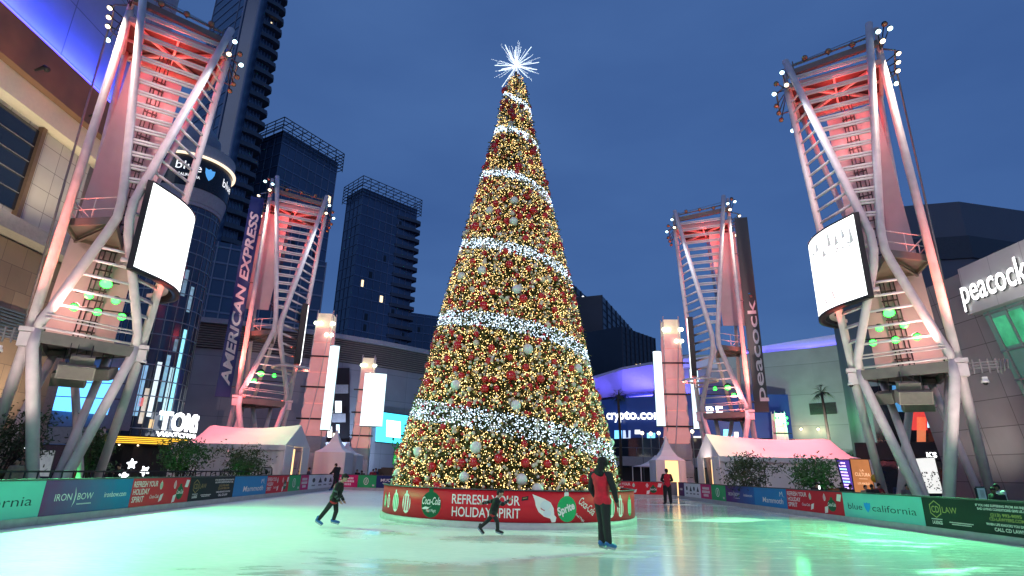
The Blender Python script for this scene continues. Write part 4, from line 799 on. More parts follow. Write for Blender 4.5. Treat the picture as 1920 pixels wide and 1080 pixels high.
lamp('POINT', (-14.9, 38.9, 2.1), None, 55, (1, .7, .4), rad=.2); lamp('POINT', (14.7, 40.3, 2.1), None, 40, (1, .65, .35), rad=.2)
for x, y, t in ((-18.5, 38.5, (-18.5, 38.8, 3.5)), (16.8, 40.2, (17.2, 40.4, 3.5)), (21.0, 40.4, (21, 40.4, 3.4))): lamp('SPOT', (x, y-1.2, 9.5), t, 1500, (1, .20, .22), 110, 1, .3)
# ================================================================ LOW PLANTS, PALMS
LEAF = mat('olive leaves', (.055, .085, .035), .6, var=.4, vs_=2.5); LEAFG = mat('green lit leaves', (.05, .12, .035), .6, var=.4, vs_=2.5); BARK = mat('tree bark', (.07, .05, .035), .9, var=.3)
def bush(label, c, h, rad, lm=LEAF, n=2600, z0=.9, ln=.15):
    o = thing('leafy_tree', label, 'small tree', (c[0], c[1], 0), 'small multi stemmed trees behind the boards'); m = MB(); tips = []
    for k in range(6):
        a = random.uniform(0, 6.28); q = Vector((c[0]+math.cos(a)*rad*.55, c[1]+math.sin(a)*rad*.55, h*random.uniform(.62, .85))); b0 = Vector((c[0]+math.cos(a)*.12, c[1]+math.sin(a)*.12, 0)); md = mixp(b0, q, .5)+Vector((random.uniform(-.1, .1), 0, .1)); m.tube([b0, md, q], [.05, .035, .012], 6); tips.append(q)
        for j in range(3): q2 = md+Vector((random.uniform(-.6, .6)*rad, random.uniform(-.6, .6)*rad, random.uniform(.1, .5)*h*.5)); m.tube([md, q2], [.022, .008], 4); tips.append(q2)
    m.build('trunk', BARK, o)
    ctr = [Vector((c[0]+random.gauss(0, .46)*rad, c[1]+random.gauss(0, .46)*rad, z0+(h-z0)*random.betavariate(2.2, 1.9))) for _ in range(40)]
    P = np.array([ctr[i % 40] for i in range(n)])+rng.normal(0, .20*rad, (n, 3))*np.array([1, 1, .8]); P = P[P[:, 2] > z0*.6]; N = rng.normal(size=P.shape); N /= np.linalg.norm(N, axis=1)[:, None]
    V, F = tuft_mesh(P, N, ln, ln*.38, .1); mesh_np('crown', V, F, lm, o); return o
for px, Y, hgt, rad, lm, lab in ((-10, 21.5, 3.4, 1.4, LEAF, 'dark leafy tree at the left picture edge, in front of the tower foot'), (170, 25.5, 2.9, .75, LEAFG, 'thin green lit tree between the legs of the left tower'), (345, 27.6, 2.6, 1.05, LEAFG, 'round dense leafy tree left of the white tent'), (455, 31.5, 2.55, 1.12, LEAF, 'loose leafy tree in front of the left tent'),
                                   (1404, 32.5, 2.6, 1.25, LEAF, 'loose leafy tree in front of the right tent wall'), (1524, 27.2, 2.4, 1.0, LEAFG, 'green lit leafy tree at the right end of the right tent')):
    p = at(px, 880, Y); bush(lab, (p.x, Y), hgt, rad, lm, n=int(900+900*rad))
for px, Y in ((345, 27.0), (165, 25.0), (1530, 26.9), (458, 31.2)): p = at(px, 880, Y); lamp('SPOT', (p.x+.2, Y-.9, .35), (p.x, Y, 2.4), 22, (.08, 1, .25), 90, .8, .1)
def palm(label, c, h, fr=1.5):
    o = thing('palm_tree', label, 'palm tree', (c[0], c[1], 0), 'tall slim palms in front of the arena'); m = MB(); m.tube([(c[0], c[1], 0), (c[0]+.1, c[1], h*.5), (c[0], c[1], h)], [.22, .16, .13], 8); m.build('trunk', BARK, o); m = MB(); t0 = Vector((c[0], c[1], h))
    for k in range(26):
        a = random.uniform(0, 6.28); e = random.uniform(-.5, 1.2); d = Vector((math.cos(a)*math.cos(e), math.sin(a)*math.cos(e), math.sin(e))); s = d.cross(Vector((0, 0, 1))).normalized(); L_ = fr*random.uniform(.75, 1.1)
        for j in range(9):
            u = (j-4)/4; tip = t0+d*L_*(1-.25*abs(u))+s*u*L_*.55+Vector((0, 0, -.35*L_*(1-.3*math.sin(e)))) ; b0 = t0+d*L_*.45+s*u*.06; m.add([b0-s*.03, b0+s*.03, tip], [(0, 1, 2)])
        m.bar(t0, t0+d*L_*.45, .04, .03)
    m.build('crown', mat('palm fronds', (.03, .06, .03), .6, var=.3), o)
p = at(1558, 860, 62); palm('tall slim palm before the grey arena wall with the louvre', (p.x, 62), onpl(1547, 735, (p.x, 62, 0), Vector((0, 1, 0))).z, 1.5)
p = at(1163, 860, 68); palm('slim palm in front of the blue lettered arena sign', (p.x, 68), onpl(1160, 742, (p.x, 68, 0), Vector((0, 1, 0))).z, 1.6)
# ================================================================ BUILDINGS
GLASS = mat('dark glass', (.015, .022, .035), .08, var=.2, vs_=.3, spec=.8); BLUEGLASS = mat('blue dusk glass', (.035, .06, .11), .10, .2, var=.25, vs_=.25, spec=.9)
BLUEWASH = mat('blue led cove', (.1, .1, 1), .5, emit=(.06, .05, 1), es=4, sample=False, var=0)
# ---- stone and panel building along the left
bl = thing('stone_building', 'beige and brown building with dark window wall filling the left edge', 'building', (-25, 20, 0)); XW = -25
STONE = panelmat('tan stone', (.36, .26, .18), (.17, .12, .09), 1.25, 1.2, .012, .6, offset=.5, wall='y'); BROWN = mat('brown band', (.22, .12, .07), .5, var=.25, vs_=.5); CREAM = mat('cream cornice', (.72, .64, .50), .5, var=.04); WPAN = panelmat('white wall panels', (.62, .60, .56), (.25, .24, .23), 1.15, 1.18, .018, .4, wall='y', var=.05)
def xs(y0, y1, z0, z1, mt, nm, x=XW, th=.4, parent=bl): m = MB(); m.box((x-th/2, (y0+y1)/2, (z0+z1)/2), (th, y1-y0, z1-z0)); return m.build(nm, mt, parent)
xs(4, 31.2, 0, 11.9, STONE, 'stone_wall', th=3); xs(4, 31.6, 12.0, 12.75, mat('ledge', (.42, .40, .36), .5), 'ledge', x=XW+.9, th=1.4); xs(4, 30.2, 12.76, 18.35, WPAN, 'panel_wall', x=XW-.3)
wn = xs(4, 26.3, 13.5, 18.1, GLASS, 'window_wall', x=XW-.2, th=.08); m = MB()
for z in (14.4, 15.3, 16.2, 17.1): m.box((XW-.15, 15, z), (.05, 22.4, .03))
for y in (14, 22.6): m.box((XW-.15, y, 15.8), (.05, .035, 4.5))
m.build('mullion', mat('mullion', (.30, .28, .26), .5, .4), wn)
xs(26.3, 26.55, 13.2, 18.35, mat('bronze jamb', (.20, .13, .08), .4, .3), 'jamb', x=XW-.02, th=.3)
xs(4, 30.8, 18.36, 19.6, CREAM, 'cornice', x=XW+.45, th=.9); xs(4, 31.6, 19.61, 21.8, BROWN, 'brown_band', x=XW+.9, th=1.2)
BLUEP = panelmat('upper panels', (.42, .42, .46), (.2, .2, .22), 5.5, 3.2, .03, .5, wall='y', var=.04)
xs(4, 33, 21.9, 34, BLUEP, 'upper_wall', x=XW+.4, th=.5); m = MB(); m.box((XW+.85, 18, 21.86), (.10, 26, .06)); m.build('cove_light', BLUEWASH, bl)
d = bpy.data.lights.new('lamp', 'AREA'); d.shape = 'RECTANGLE'; d.size = 26; d.size_y = .3; d.energy = 1500; d.color = (.04, .07, 1); o = bpy.data.objects.new('lamp', d); C.objects.link(o); o.location = (XW+1.0, 19, 21.95); o.rotation_euler = (0, R(180-28), 0); d.size, d.size_y = .3, 26
lamp('SPOT', (-22.6, 22, 12.9), (-25.2, 26, 17.5), 420, (1, .90, .74), 120, .9, .2); lamp('SPOT', (-22, 27, 1.0), (-25, 26, 9), 1700, (1, .80, .55), 110, .9, .2); lamp('SPOT', (-22.4, 28, 13), (-24.5, 27, 20.5), 330, (1, .8, .5), 130, .9, .2)
for y in (23.5, 27.3): m = MB(); m.tube([(XW+1.3, y, 19.75), (XW+1.75, y, 19.95), (XW+1.9, y, 19.8)], [.05, .12, .15], 8); m.build('wall_lamp', HOUSING, bl)
for k in range(9): m = MB(); m.box((XW+.06, 28.6, 7.3+.16*k), (.10, 4.4, .09)); m.build('louvre', mat('louvre blue', (.10, .14, .18), .5), bl)
xs(31.3, 33.4, 0, 24, mat('return wall', (.30, .24, .20), .6), 'return_wall', x=-26.2, th=2)
# lower shop front with a blue lit ceiling recess behind the left tower
sf = thing('shopfront_building', 'low building with a blue lit recess behind the left tower legs', 'building', (-24, 38, 0))
m = MB(); m.box((-31, 39.0, 6.4), (9.5, 3.4, 5.6)); m.build('upper_wall', mat('shop wall', (.16, .18, .26), .6), sf)
RECESS = mat('blue lit recess', (.2, .5, .9), .5, emit=(.10, .42, 1), es=1.5, var=.25, vs_=.25)
p0, p1, p2, p3 = [at(x, y, 36.8) for x, y in ((85, 768), (200, 778), (232, 690), (112, 690))]; m = MB(); m.slab([p0, p1, p2, p3], (0, .05, 0)); m.build('lit_recess', RECESS, sf); m = MB()
for t_ in (.33, .66): m.tube([mixp(p0, p3, t_)+Vector((-.6, -.05, 0)), mixp(p1, p2, t_)+Vector((.6, -.05, 0))], .03, 4)
m.build('cable', DARK, sf)
m = MB(); m.box((-32, 37.4, 3.05), (12, 1.2, 1.0)); m.build('canopy', mat('canopy fascia', (.40, .36, .33), .5), sf)
m = MB(); m.box((-32, 39, 1.4), (12, .3, 2.3)); m.build('shop_glass', GLASS, sf)
for k in range(6): m = MB(); m.box((-36+1.5*k, 38.8, 1.35), (.9, .06, 1.6)); m.build('lit_window', mat('lit shop window', (.6, .55, .4), .4, emit=(1, .85, .6) if k % 2 else (.8, .9, 1), es=.12, var=.5, vs_=1.5), sf)
# ---- round glass tower with the ring sign
pc = at(300, 740, 47); DX, DY, DR = -32.3, 51.0, 3.2
gt = thing('glass_rotunda', 'round glazed tower with a black ring sign, behind the left tower screen', 'building', (DX, DY, 0))
def rot(r0_, z0, z1, mt, nm, n=40, parent=gt, r1=None): m = MB(); m.lathe([(.2, z0), (r0_, z0), (r1 or r0_, z1), (.2, z1)], (DX, DY, 0), n, smooth=False); return m.build(nm, mt, parent)
ROTG = panelmat('rotunda glass', (.05, .09, .13), (.20, .24, .26), .01, 1, .0, .07, spec=.9); gl = rot(DR, 3.6, 24.6, BLUEGLASS, 'glass_drum'); m = MB()
for k in range(16): z = 4.2+1.32*k; m.lathe([(DR+.05, z), (DR+.05, z+.09), (DR-.02, z+.09), (DR-.02, z), (DR+.05, z)], (DX, DY, 0), 40)
for k in range(28): a = 6.2832*k/28; m.tube([(DX+(DR+.02)*math.cos(a), DY+(DR+.02)*math.sin(a), 3.6), (DX+(DR+.02)*math.cos(a), DY+(DR+.02)*math.sin(a), 24.6)], .035, 4)
m.build('mullion', mat('pale mullion', (.30, .34, .37), .4, .5), gl)
for (a0, z0, z1, cl_, es) in ((-.30, 5.5, 13.0, (.30, .80, 1), 1.1), (-.46, 5.0, 9.5, (.55, .9, 1), .7), (-.62, 6.5, 10.5, (.35, .70, .95), .5), (-.80, 5.2, 9.8, (.8, .95, 1), .9), (-.95, 4.6, 7.5, (1, .85, .65), .5), (-1.1, 5.2, 9.4, (.35, .65, 1), .6), (-1.25, 4.8, 8.0, (.6, .9, 1), .6), (-1.45, 4.3, 6.9, (1, .8, .6), .5), (-1.02, 6.0, 6.7, (1, .2, .2), .6), (-1.3, 4.3, 5.2, (.1, 1, .3), .8), (-.7, 4.3, 5.0, (1, .6, .3), .5), (-.35, 14.6, 17.0, (.35, .6, .75), .35), (-.6, 15.9, 18.4, (.3, .5, .62), .3), (-.5, 10.8, 12.0, (.3, .5, .6), .25)):  # reflected lights painted as glowing strips on the drum glass
    m = MB(); v = []
    for j in range(4): a = a0+.036*(j-1.5); v += [(DX+(DR+.008)*math.cos(a), DY+(DR+.008)*math.sin(a), z) for z in (z0, z1)]
    m.add(v, [(2*j, 2*j+2, 2*j+3, 2*j+1) for j in range(3)]); m.build('pane_reflection', mat('pane reflection %.2f' % a0, cl_, .4, emit=cl_, es=es*.6, var=.5, vs_=2.0), gl)
SOFG = mat('soffit grey', (.36, .38, .42), .6); rot(DR+.1, 24.65, 25.0, SOFG, 'ring_soffit'); rot(DR+.15, 25.01, 26.3, SOFG, 'ring_base', r1=DR+.35); sg = rot(DR+.4, 26.31, 29.3, mat('black sign band', (.015, .016, .02), .25), 'sign_band', 64)
rot(DR+.5, 29.62, 30.9, SOFG, 'ring_cap', 64)
m = MB(); m.lathe([(DR+.45, 29.42), (DR+.7, 29.42), (DR+.7, 29.60), (DR+.45, 29.60), (DR+.45, 29.42)], (DX, DY, 0), 64); m.build('glow_ring', mat('ring light', (1, .8, .6), .5, emit=(1, .78, .55), es=.8, var=0), sg)
rs = DR+.42; m = MB(); cyl = lambda a0, zc: (lambda x, y: Vector((DX+rs*math.cos(a0+x/rs), DY+rs*math.sin(a0+x/rs), zc+y)))
m.text('blue', cyl(-1.12, 27.9), 2.2, .85); m.text('CALIFORNIA', cyl(-1.08, 27.2), 1.9, .28, bold=.01); SLM = [mat('sign letters lit', (1, 1, 1), .5, emit=(1, 1, 1), es=.6, var=0), mat('sign shield lit', (.1, .5, .9), .5, emit=(.12, .45, .95), es=.4, var=0)]; m.build('lettering', SLM, sg); m = MB()
s = [(0, .5), (.32, .42), (.5, .55), (.68, .42), (1, .5), (.97, .1), (.8, -.25), (.5, -.55), (.2, -.25), (.03, .1)]; put(m, [((x-.5)*.95, y*1.15) for x, y in s], cyl(-.60, 28.0), 1); m.build('shield_emblem', SLM, sg); m = MB(); m.text('blue', cyl(.1, 27.6), 1.9, .85)
m.build('lettering', SLM, sg)
m = MB(); m.lathe([(0, 30.95), (2.2, 30.95), (2.0, 33), (1.0, 34.4), (0, 34.6)], (DX, DY, 0), 24); m.build('dome', mat('dome grey', (.25, .27, .32), .6), gt)
rot(DR+1.3, 2.9, 3.55, mat('entrance fascia', (.05, .045, .04), .5), 'entrance_ring', 48); m = MB()
for k in range(4): z = 3.0+.14*k; m.lathe([(DR+1.32, z), (DR+1.40, z), (DR+1.40, z+.07), (DR+1.32, z+.07), (DR+1.32, z)], (DX, DY, 0), 48)
m.build('light_band', mat('yellow led band', (1, .7, .1), .5, emit=(1, .55, .04), es=.9, var=0), gt)
rot(DR+.3, .0, 2.88, mat('dark entrance', (.02, .02, .02), .5), 'entrance_wall', 32)
for k in range(5): a = -2.2+.32*k; m = MB(); m.sphere((DX+(DR+.8)*math.cos(a), DY+(DR+.8)*math.sin(a), 2.86), .07, 8, 5); m.build('downlight', WARML, gt)
# entrance sign letters, standing on the round canopy
ts = thing('entrance_sign', 'big white lit letters standing on the round canopy above the yellow light band', 'sign', (DX+2, DY-4, 3.7)); LIT = mat('white lit letters', (1, 1, 1), .5, emit=(1, 1, 1), es=1.6, var=0); rl_ = DR+1.5
cl_f = lambda zc, r_=rl_: (lambda x, y: Vector((DX+r_*math.cos(-.70+x/r_), DY+r_*math.sin(-.70+x/r_), zc+y)))
for s_, zc, hh, ww in (("TOM'S", 4.15, 1.45, 4.9), ('WATCH BAR', 3.64, .36, 4.9)):
    m = MB(); m.text(s_, cl_f(zc), ww, hh, bold=.03, center=False); m.text(s_, cl_f(zc, rl_-.14), ww, hh, bold=.03, center=False); m.build('letters', LIT, ts)
m = MB(); m.lathe([(rl_-.2, 4.08), (rl_+.02, 4.08), (rl_+.02, 4.13), (rl_-.2, 4.13), (rl_-.2, 4.08)], (DX, DY, 0), 48); m.build('letter_rail', DARK, ts)
m = MB(); m.lathe([(.3, 3.56), (rl_-.1, 3.56), (rl_-.1, 3.6), (.3, 3.6)], (DX, DY, 0), 48); m.build('sign_base', DARK, ts)
# ---- skyscrapers
SKY1 = mat('tower glass one', (.06, .10, .17), .16, .1, var=.3, vs_=.06, spec=.8); SKY2 = mat('tower glass two', (.065, .105, .18), .2, .1, var=.22, vs_=.09, spec=.7); BAND = mat('tower floor band', (.20, .25, .34), .5, var=.1); CROWN = mat('roof frame', (.035, .045, .06), .6); SLABM = mat('balcony slab', (.10, .11, .13), .6)
WINLIT = mat('lit tower window', (1, .8, .5), .5, emit=(1, .72, .4), es=1.1, var=.3); WINDK = mat('open tower window', (.008, .010, .016), .3)
def hi_rise(label, corner, px_r, px_l, dR, floors, fh, z_top, crown=3.0, glass=SKY1, lit=6, bays=10, balc=False, cat='skyscraper', zref=None):
    """corner: plan point of the nearest edge; right face runs along dR until photograph column px_r, left face at right angles until px_l"""
    o = thing('skyscraper', label, cat, (corner[0], corner[1], 0), 'dark blue high rise towers behind the plaza'); c0 = Vector((corner[0], corner[1], 0)); dR = Vector((dR[0], dR[1], 0)).normalized(); dL = Vector((-dR.y, dR.x, 0)); Z_ = Vector((0, 0, 1))
    wR = until(c0+Z_*(zref or z_top), dR, px_r, 120); wL = until(c0+Z_*(zref or z_top), dL, px_l, 90) if px_l else 25
    m = MB(); m.slab([c0, c0+dR*wR, c0+dR*wR+dL*wL, c0+dL*wL], Z_*z_top); m.build('glass_shaft', glass, o)
    nR, nL = Vector((dR.y, -dR.x, 0)), -dR; m = MB(); nf = int(z_top/fh)
    for i in range(1, nf+1):
        z = i*fh; m.slab([c0+nR*.12+nL*.12+Z_*z, c0+dR*wR+nR*.12+Z_*z, c0+dR*wR+Z_*z, c0+nL*.0+Z_*z], Z_*.28); m.slab([c0+dL*wL+nL*.12+Z_*z, c0+nL*.12+nR*.12+Z_*z, c0+Z_*z, c0+dL*wL+Z_*z], Z_*.28)
    m.build('floor_bands', BAND, o); m = MB()
    for k in range(bays+1): p = c0+dR*(wR*k/bays)+nR*.06; m.bar(p+Z_*2, p+Z_*z_top, .16, .16)
    for k in range(1, max(2, bays//2)+1): p = c0+dL*(wL*k/max(2, bays//2))+nL*.06; m.bar(p+Z_*2, p+Z_*z_top, .16, .16)
    m.build('mullions', BAND, o)
    for k in range(lit):
        b_ = random.randrange(bays); f_ = random.randrange(int(nf*.45), nf-1); p = c0+dR*(wR*(b_+.2)/bays)+nR*.05+Z_*(f_*fh+.4); q = p+dR*(wR/bays*random.uniform(.25, .5)); m = MB(); m.slab([p, q, q+Z_*fh*.62, p+Z_*fh*.62], nR*.03); m.build('window', WINLIT if k % 5 == 0 else WINDK, o)
    if crown:
        m = MB(); a = [c0+nR*1.0+nL*1.0, c0+dR*(wR+1)+nR*1.0, c0+dR*(wR+1)+dL*wL, c0+dL*(wL+1)+nL*1.0]
        for i in range(6):
            for p, q in zip(a, a[1:]+a[:1]): m.bar(p+Z_*(z_top-crown*.6+i*crown*.32), q+Z_*(z_top-crown*.6+i*crown*.32), .16, .16)
        for p, q in zip(a, a[1:]+a[:1]):
            nn = max(3, int((q-p).length/2.6))
            for j in range(nn+1): r_ = p+(q-p)*j/nn; m.bar(r_+Z_*(z_top-crown*.8), r_+Z_*(z_top+crown), .14, .14)
        for j in range(9): m.bar(a[0]+(a[1]-a[0])*j/8+Z_*(z_top+crown), a[3]+(a[2]-a[3])*j/8+Z_*(z_top+crown), .14, .14)
        m.build('roof_frame', CROWN, o)
    if balc:
        m = MB(); e0 = c0+dR*wR
        for i in range(4, nf): z = i*fh; pts = [e0-dR*7+nR*.2, e0-dR*1+nR*1.4, e0+dR*.9+nR*1.3, e0+dR*1.7+nR*.2, e0+dR*1.5+dL*5, e0+dL*6]; m.slab([p+Z_*z for p in pts], Z_*1.0)
        m.build('balconies', SLABM, o)
    return o, c0, dR, wR
q = at(682, 352, 150); hi_rise('blue glass high rise with a lattice roof frame, left of the christmas tree', (q.x, q.y), 782, 652, (.70, .71), 24, 3.1, q.z, 3.2, SKY2, 10, 9, balc=True)
q = at(532, 246, 118); hi_rise('wide dark glass high rise with a lattice roof frame, behind the navy banner', (q.x, q.y), 633, 478, (.52, .86), 24, 3.1, q.z, 3.0, SKY1, 7, 8)
q = at(452, 260, 108); hi_rise('tallest dark high rise with rounded balconies, cut by the top of the picture', (q.x, q.y), 476, 330, (.60, .80), 40, 3.2, 128, 0, SKY1, 8, 4, balc=True, zref=q.z)
m = MB(); q0 = at(424, 250, 104); o = thing('lift_shaft', 'pale blue glass shaft running up the tallest high rise', 'glass shaft', (q0.x, q0.y, 0)); m.slab([(q0.x-1.5, q0.y, 0), (q0.x+1.6, q0.y, 0), (q0.x+1.6, q0.y+3, 0), (q0.x-1.5, q0.y+3, 0)], (0, 0, 125)); m.build('glass_shaft', SKY2, o); m = MB(); m.box((q0.x-1.6, q0.y-.1, 62), (.35, .4, 125)); m.box((q0.x+1.7, q0.y-.1, 62), (.35, .4, 125)); m.build('edge_rib', mat('rib blue grey', (.2, .24, .32), .5), o)
q = at(470, 476, 84); hi_rise('dark glass hotel wing with pale floor lines behind the navy banner tower', (q.x-9.5, q.y-4), 612, 300, (.86, .51), 12, 2.6, q.z+1.5, 0, SKY1, 3, 12, cat='building')
q = at(800, 585, 210); hi_rise('low dark tower just left of the christmas tree', (q.x-9, q.y), 822, 780, (.9, .43), 12, 3.2, q.z, 0, SKY2, 2, 5)
# right of the tree, far off
def far_box(label, px0, px1, pyt, Y, lit, glass=SKY1, dp=30, slope=0.):
    a = at(px0, pyt, Y); b_ = at(px1, pyt+slope, Y+dp); o = thing('skyscraper', label, 'skyscraper', (a.x, Y, 0), 'dark far high rises right of the tree'); z = a.z; d = (Vector((b_.x, b_.y, 0))-Vector((a.x, a.y, 0))); n_ = Vector((-d.y, d.x, 0)).normalized()
    m = MB(); p = Vector((a.x, a.y, 0)); m.slab([p, p+d, p+d+n_*25, p+n_*25], (0, 0, z)); m.build('glass_shaft', glass, o); nr = -n_; m = MB()
    for k in range(1, 24): m.slab([p+nr*.2+Vector((0, 0, z*k/24)), p+d+nr*.2+Vector((0, 0, z*k/24)), p+d+Vector((0, 0, z*k/24)), p+Vector((0, 0, z*k/24))], (0, 0, .5))
    for k in range(9): q_ = p+d*k/8+nr*.2; m.bar(q_, q_+Vector((0, 0, z)), .4, .4)
    m.build('floor_bands', mat('far band', (.05, .06, .08), .6), o)
    for k in range(lit): u = random.uniform(.08, .9); h = random.uniform(.5, .92)*z; q_ = p+d*u+nr*.3; m = MB(); m.slab([q_+Vector((0, 0, h)), q_+d.normalized()*1.1+Vector((0, 0, h)), q_+d.normalized()*1.1+Vector((0, 0, h+.9)), q_+Vector((0, 0, h+.9))], nr*.05); m.build('window', WINLIT, o)
    return o, p, d, nr, z
FARG = mat('far tower glass', (.020, .030, .050), .3, var=.3, vs_=.05)
o, p, d, nr, z = far_box('dark far tower with a lit bank sign along its roof edge', 1060, 1128, 519, 260, 4, FARG, 60, 30); m = MB(); dd = d.normalized(); m.text('CHASE', lambda x, y: p+d*.58+dd*x+Vector((0, 0, z-5.5+y))+nr*.6, d.length*.42, 3.6, bold=.02); put(m, ellipse((0, 0), 2.0, 2.2, 8), lambda x, y: p+d*.93+dd*x+Vector((0, 0, z-4.2+y))+nr*.6, 1); m.build('roof_sign', [LIT, mat('sign blue lit', (.1, .4, 1), .5, emit=(.1, .45, 1), es=2, var=0)], o)
o, p, d, nr, z = far_box('second dark far tower, stepped, with a small lit sign at its right edge', 1128, 1188, 553, 250, 4, FARG, 70, 20); m = MB(); dd = d.normalized(); [put(m, [(q_, v_), (q_+1.4, v_), (q_+1.4, v_+2.6), (q_, v_+2.2)], lambda x, y: p+d*.93+dd*x+Vector((0, 0, z-9.5+y))+nr*.6) for q_ in (-2, 0) for v_ in (0, 4.2)]; m.build('roof_sign', LIT, o)
far_box('low dark far tower with rounded top, left of the lantern pylon', 1165, 1226, 612, 230, 6, FARG, 20, 0)
far_box('dark far tower seen just beside the right edge of the tree', 1035, 1090, 560, 300, 1, FARG, 10, 0)
# ---- curved hall behind the left pylons
HALLP = panelmat('hall panels', (.30, .34, .42), (.12, .14, .18), 4.2, 3.2, .02, .42, var=.06)
hb = thing('curved_hall', 'low grey hall with curved front and an open lit balcony bay, behind the left pylons', 'building', (-18, 70, 0)); line = [(-36, 60), (-28, 63), (-22, 66.5), (-16, 71), (-11, 76), (-7, 82), (-4, 90)]
def zpx(px, py, ln=line):
    for (x0, y0), (x1, y1) in zip(ln, ln[1:]):
        n_ = Vector((y1-y0, -(x1-x0), 0)); q_ = onpl(px, py, (x0, y0, 0), n_)
        if min(x0, x1)-.01 <= q_.x <= max(x0, x1)+.01: return q_
    return q_
zr = zpx(700, 648).z; m = MB(); m.wall(line, 0, zr-2.6, 6); m.build('panel_wall', HALLP, hb); m = MB()
for k in range(10): m.wall([(x, y-.35) for x, y in line], zr-2.5+.26*k, zr-2.5+.26*k+.14, .3)
m.build('louvre_band', mat('hall louvres', (.20, .19, .18), .5), hb); m = MB(); m.wall([(x, y-.8) for x, y in line], zr+.1, zr+.65, 7); m.build('roof_edge', mat('hall roof edge', (.34, .38, .46), .5), hb); m = MB(); m.wall([(x, y) for x, y in line], zr-2.6, zr+.1, 6); m.build('attic', DARK, hb)
# the open bay: dark sheet proud of the wall paints its inner shade, with floors, balcony fronts and lit interior
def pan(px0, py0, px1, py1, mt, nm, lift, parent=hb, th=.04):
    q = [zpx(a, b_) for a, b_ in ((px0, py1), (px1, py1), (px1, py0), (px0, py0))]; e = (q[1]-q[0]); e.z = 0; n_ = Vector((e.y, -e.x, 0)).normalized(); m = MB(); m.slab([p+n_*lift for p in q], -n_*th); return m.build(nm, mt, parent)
pan(612, 690, 655, 828, mat('bay shade', (.012, .014, .02), .4), 'bay_shade', .06); pan(616, 722, 650, 738, mat('balcony front', (.42, .46, .52), .5), 'balcony_front', .5, th=.3); pan(606, 776, 645, 792, mat('balcony front', (.42, .46, .52), .5), 'balcony_front', .5, th=.3); pan(596, 829, 652, 850, mat('balcony front', (.42, .46, .52), .5), 'balcony_front', .5, th=.3)
for a, b_, c_, d_, cl_ in ((617, 747, 624, 774, (.9, .95, 1)), (628, 752, 640, 774, (.7, .85, 1)), (600, 795, 612, 806, (.4, .75, 1)), (614, 800, 622, 820, (1, .95, .85)), (630, 796, 636, 812, (.5, .75, 1)), (624, 812, 632, 824, (1, .8, .55))): pan(a, b_, c_, d_, mat('bay light %d' % a, cl_, .5, emit=cl_, es=1.1, var=.6, vs_=2), 'lit_window', .09)
pan(598, 853, 655, 857, mat('strip light', (1, .95, .9), .5, emit=(1, .93, .85), es=2.5, var=0), 'strip_light', .55); pan(700, 672, 722, 676, DARK, 'wall_vent', .05)
# big cyan wall screen
q = [zpx(a, b_) for a, b_ in ((704, 828), (765, 834), (765, 780), (706, 772))]; e = q[1]-q[0]; e.z = 0; n_ = Vector((e.y, -e.x, 0)).normalized(); ws = thing('wall_screen', 'large cyan screen with a white square on the grey hall wall, left of the tree', 'screen', q[0]); CY = mat('cyan screen', (.1, .7, .9), .4, emit=(.06, .62, .85), es=1.25, var=.15, vs_=.4)
m = MB(); m.slab([p+n_*.25 for p in q], -n_*.2); m.build('display', CY, ws); iq = lambda u, v: (q[0]*(1-u)+q[1]*u)*(1-v)+(q[3]*(1-u)+q[2]*u)*v; m = MB(); m.slab([iq(u, v)+n_*.26 for u, v in ((.28, .20), (.72, .20), (.72, .76), (.28, .76))], -n_*.004); m.build('white_square', SCR, ws)
m = MB()
for u0, v0, u1, v1 in ((-.02, -.03, 1.02, 0), (-.02, 1, 1.02, 1.03)): m.slab([iq(u, v)+n_*.28 for u, v in ((u0, v0), (u1, v0), (u1, v1), (u0, v1))], -n_*.25)
m.build('bezel', DARK, ws)
lamp('SPOT', (-19, 64, 1), (-15, 76, 10), 2500, (.62, .75, 1), 110, .9, .3)
# ---- arena
ARP = panelmat('arena panels', (.30, .33, .34), (.16, .18, .19), 7.5, 4.2, .03, .5, var=.05); ar = thing('arena', 'curved grey arena with blue lit roof and dark blue sign band', 'arena', (30, 88, 0))
arl = [(22.5, 86), (27, 85), (31, 84.6), (36.6, 82.7), (42, 78.4), (46, 74.5), (52, 68)]
AZ = 19.0
m = MB(); m.wall(arl, 0, AZ, 6); m.build('panel_wall', ARP, ar)
gfl = [(12.5, 103), (15, 97.5), (18.5, 91), (22.4, 88.2)]; m = MB(); m.wall(gfl, 0, 13.6, 6); m.build('glass_front', GLASS, ar)
rim_ = [(12.6, 104, 17.4), (15.1, 99.5, 17.5), (18, 91, 17.5), (22, 85, 17.5), (27, 83.3, 18.3), (32, 82.9, 19.3), (38, 81.0, 20.2), (46, 73.6, 20.6), (54, 66, 20.8)]
ROOFB = mat('arena roof metal', (.50, .50, .58), .5, var=.05); inn = [(x+.9, y+5.5, z-4.0) for x, y, z in rim_]
m = MB(); vs_a = []
for a_, b_ in zip(rim_, inn): vs_a += [a_, (a_[0]+.1, a_[1]+.2, a_[2]+.45), (b_[0], b_[1]+9, a_[2]+1.2), (b_[0], b_[1], b_[2])]
m.add(vs_a[:16+4], [(4*k+c, 4*k+(c+1) % 4, 4*k+4+(c+1) % 4, 4*k+4+c) for k in range(4) for c in range(4)]); m.build('roof_soffit', ROOFB, ar)
m = MB(); m.wall([(x, y+1.6) for x, y, z in rim_[4:]], [17.0]*5, [z for x, y, z in rim_[4:]], 5); m.build('roof_fascia', ROOFB, ar)
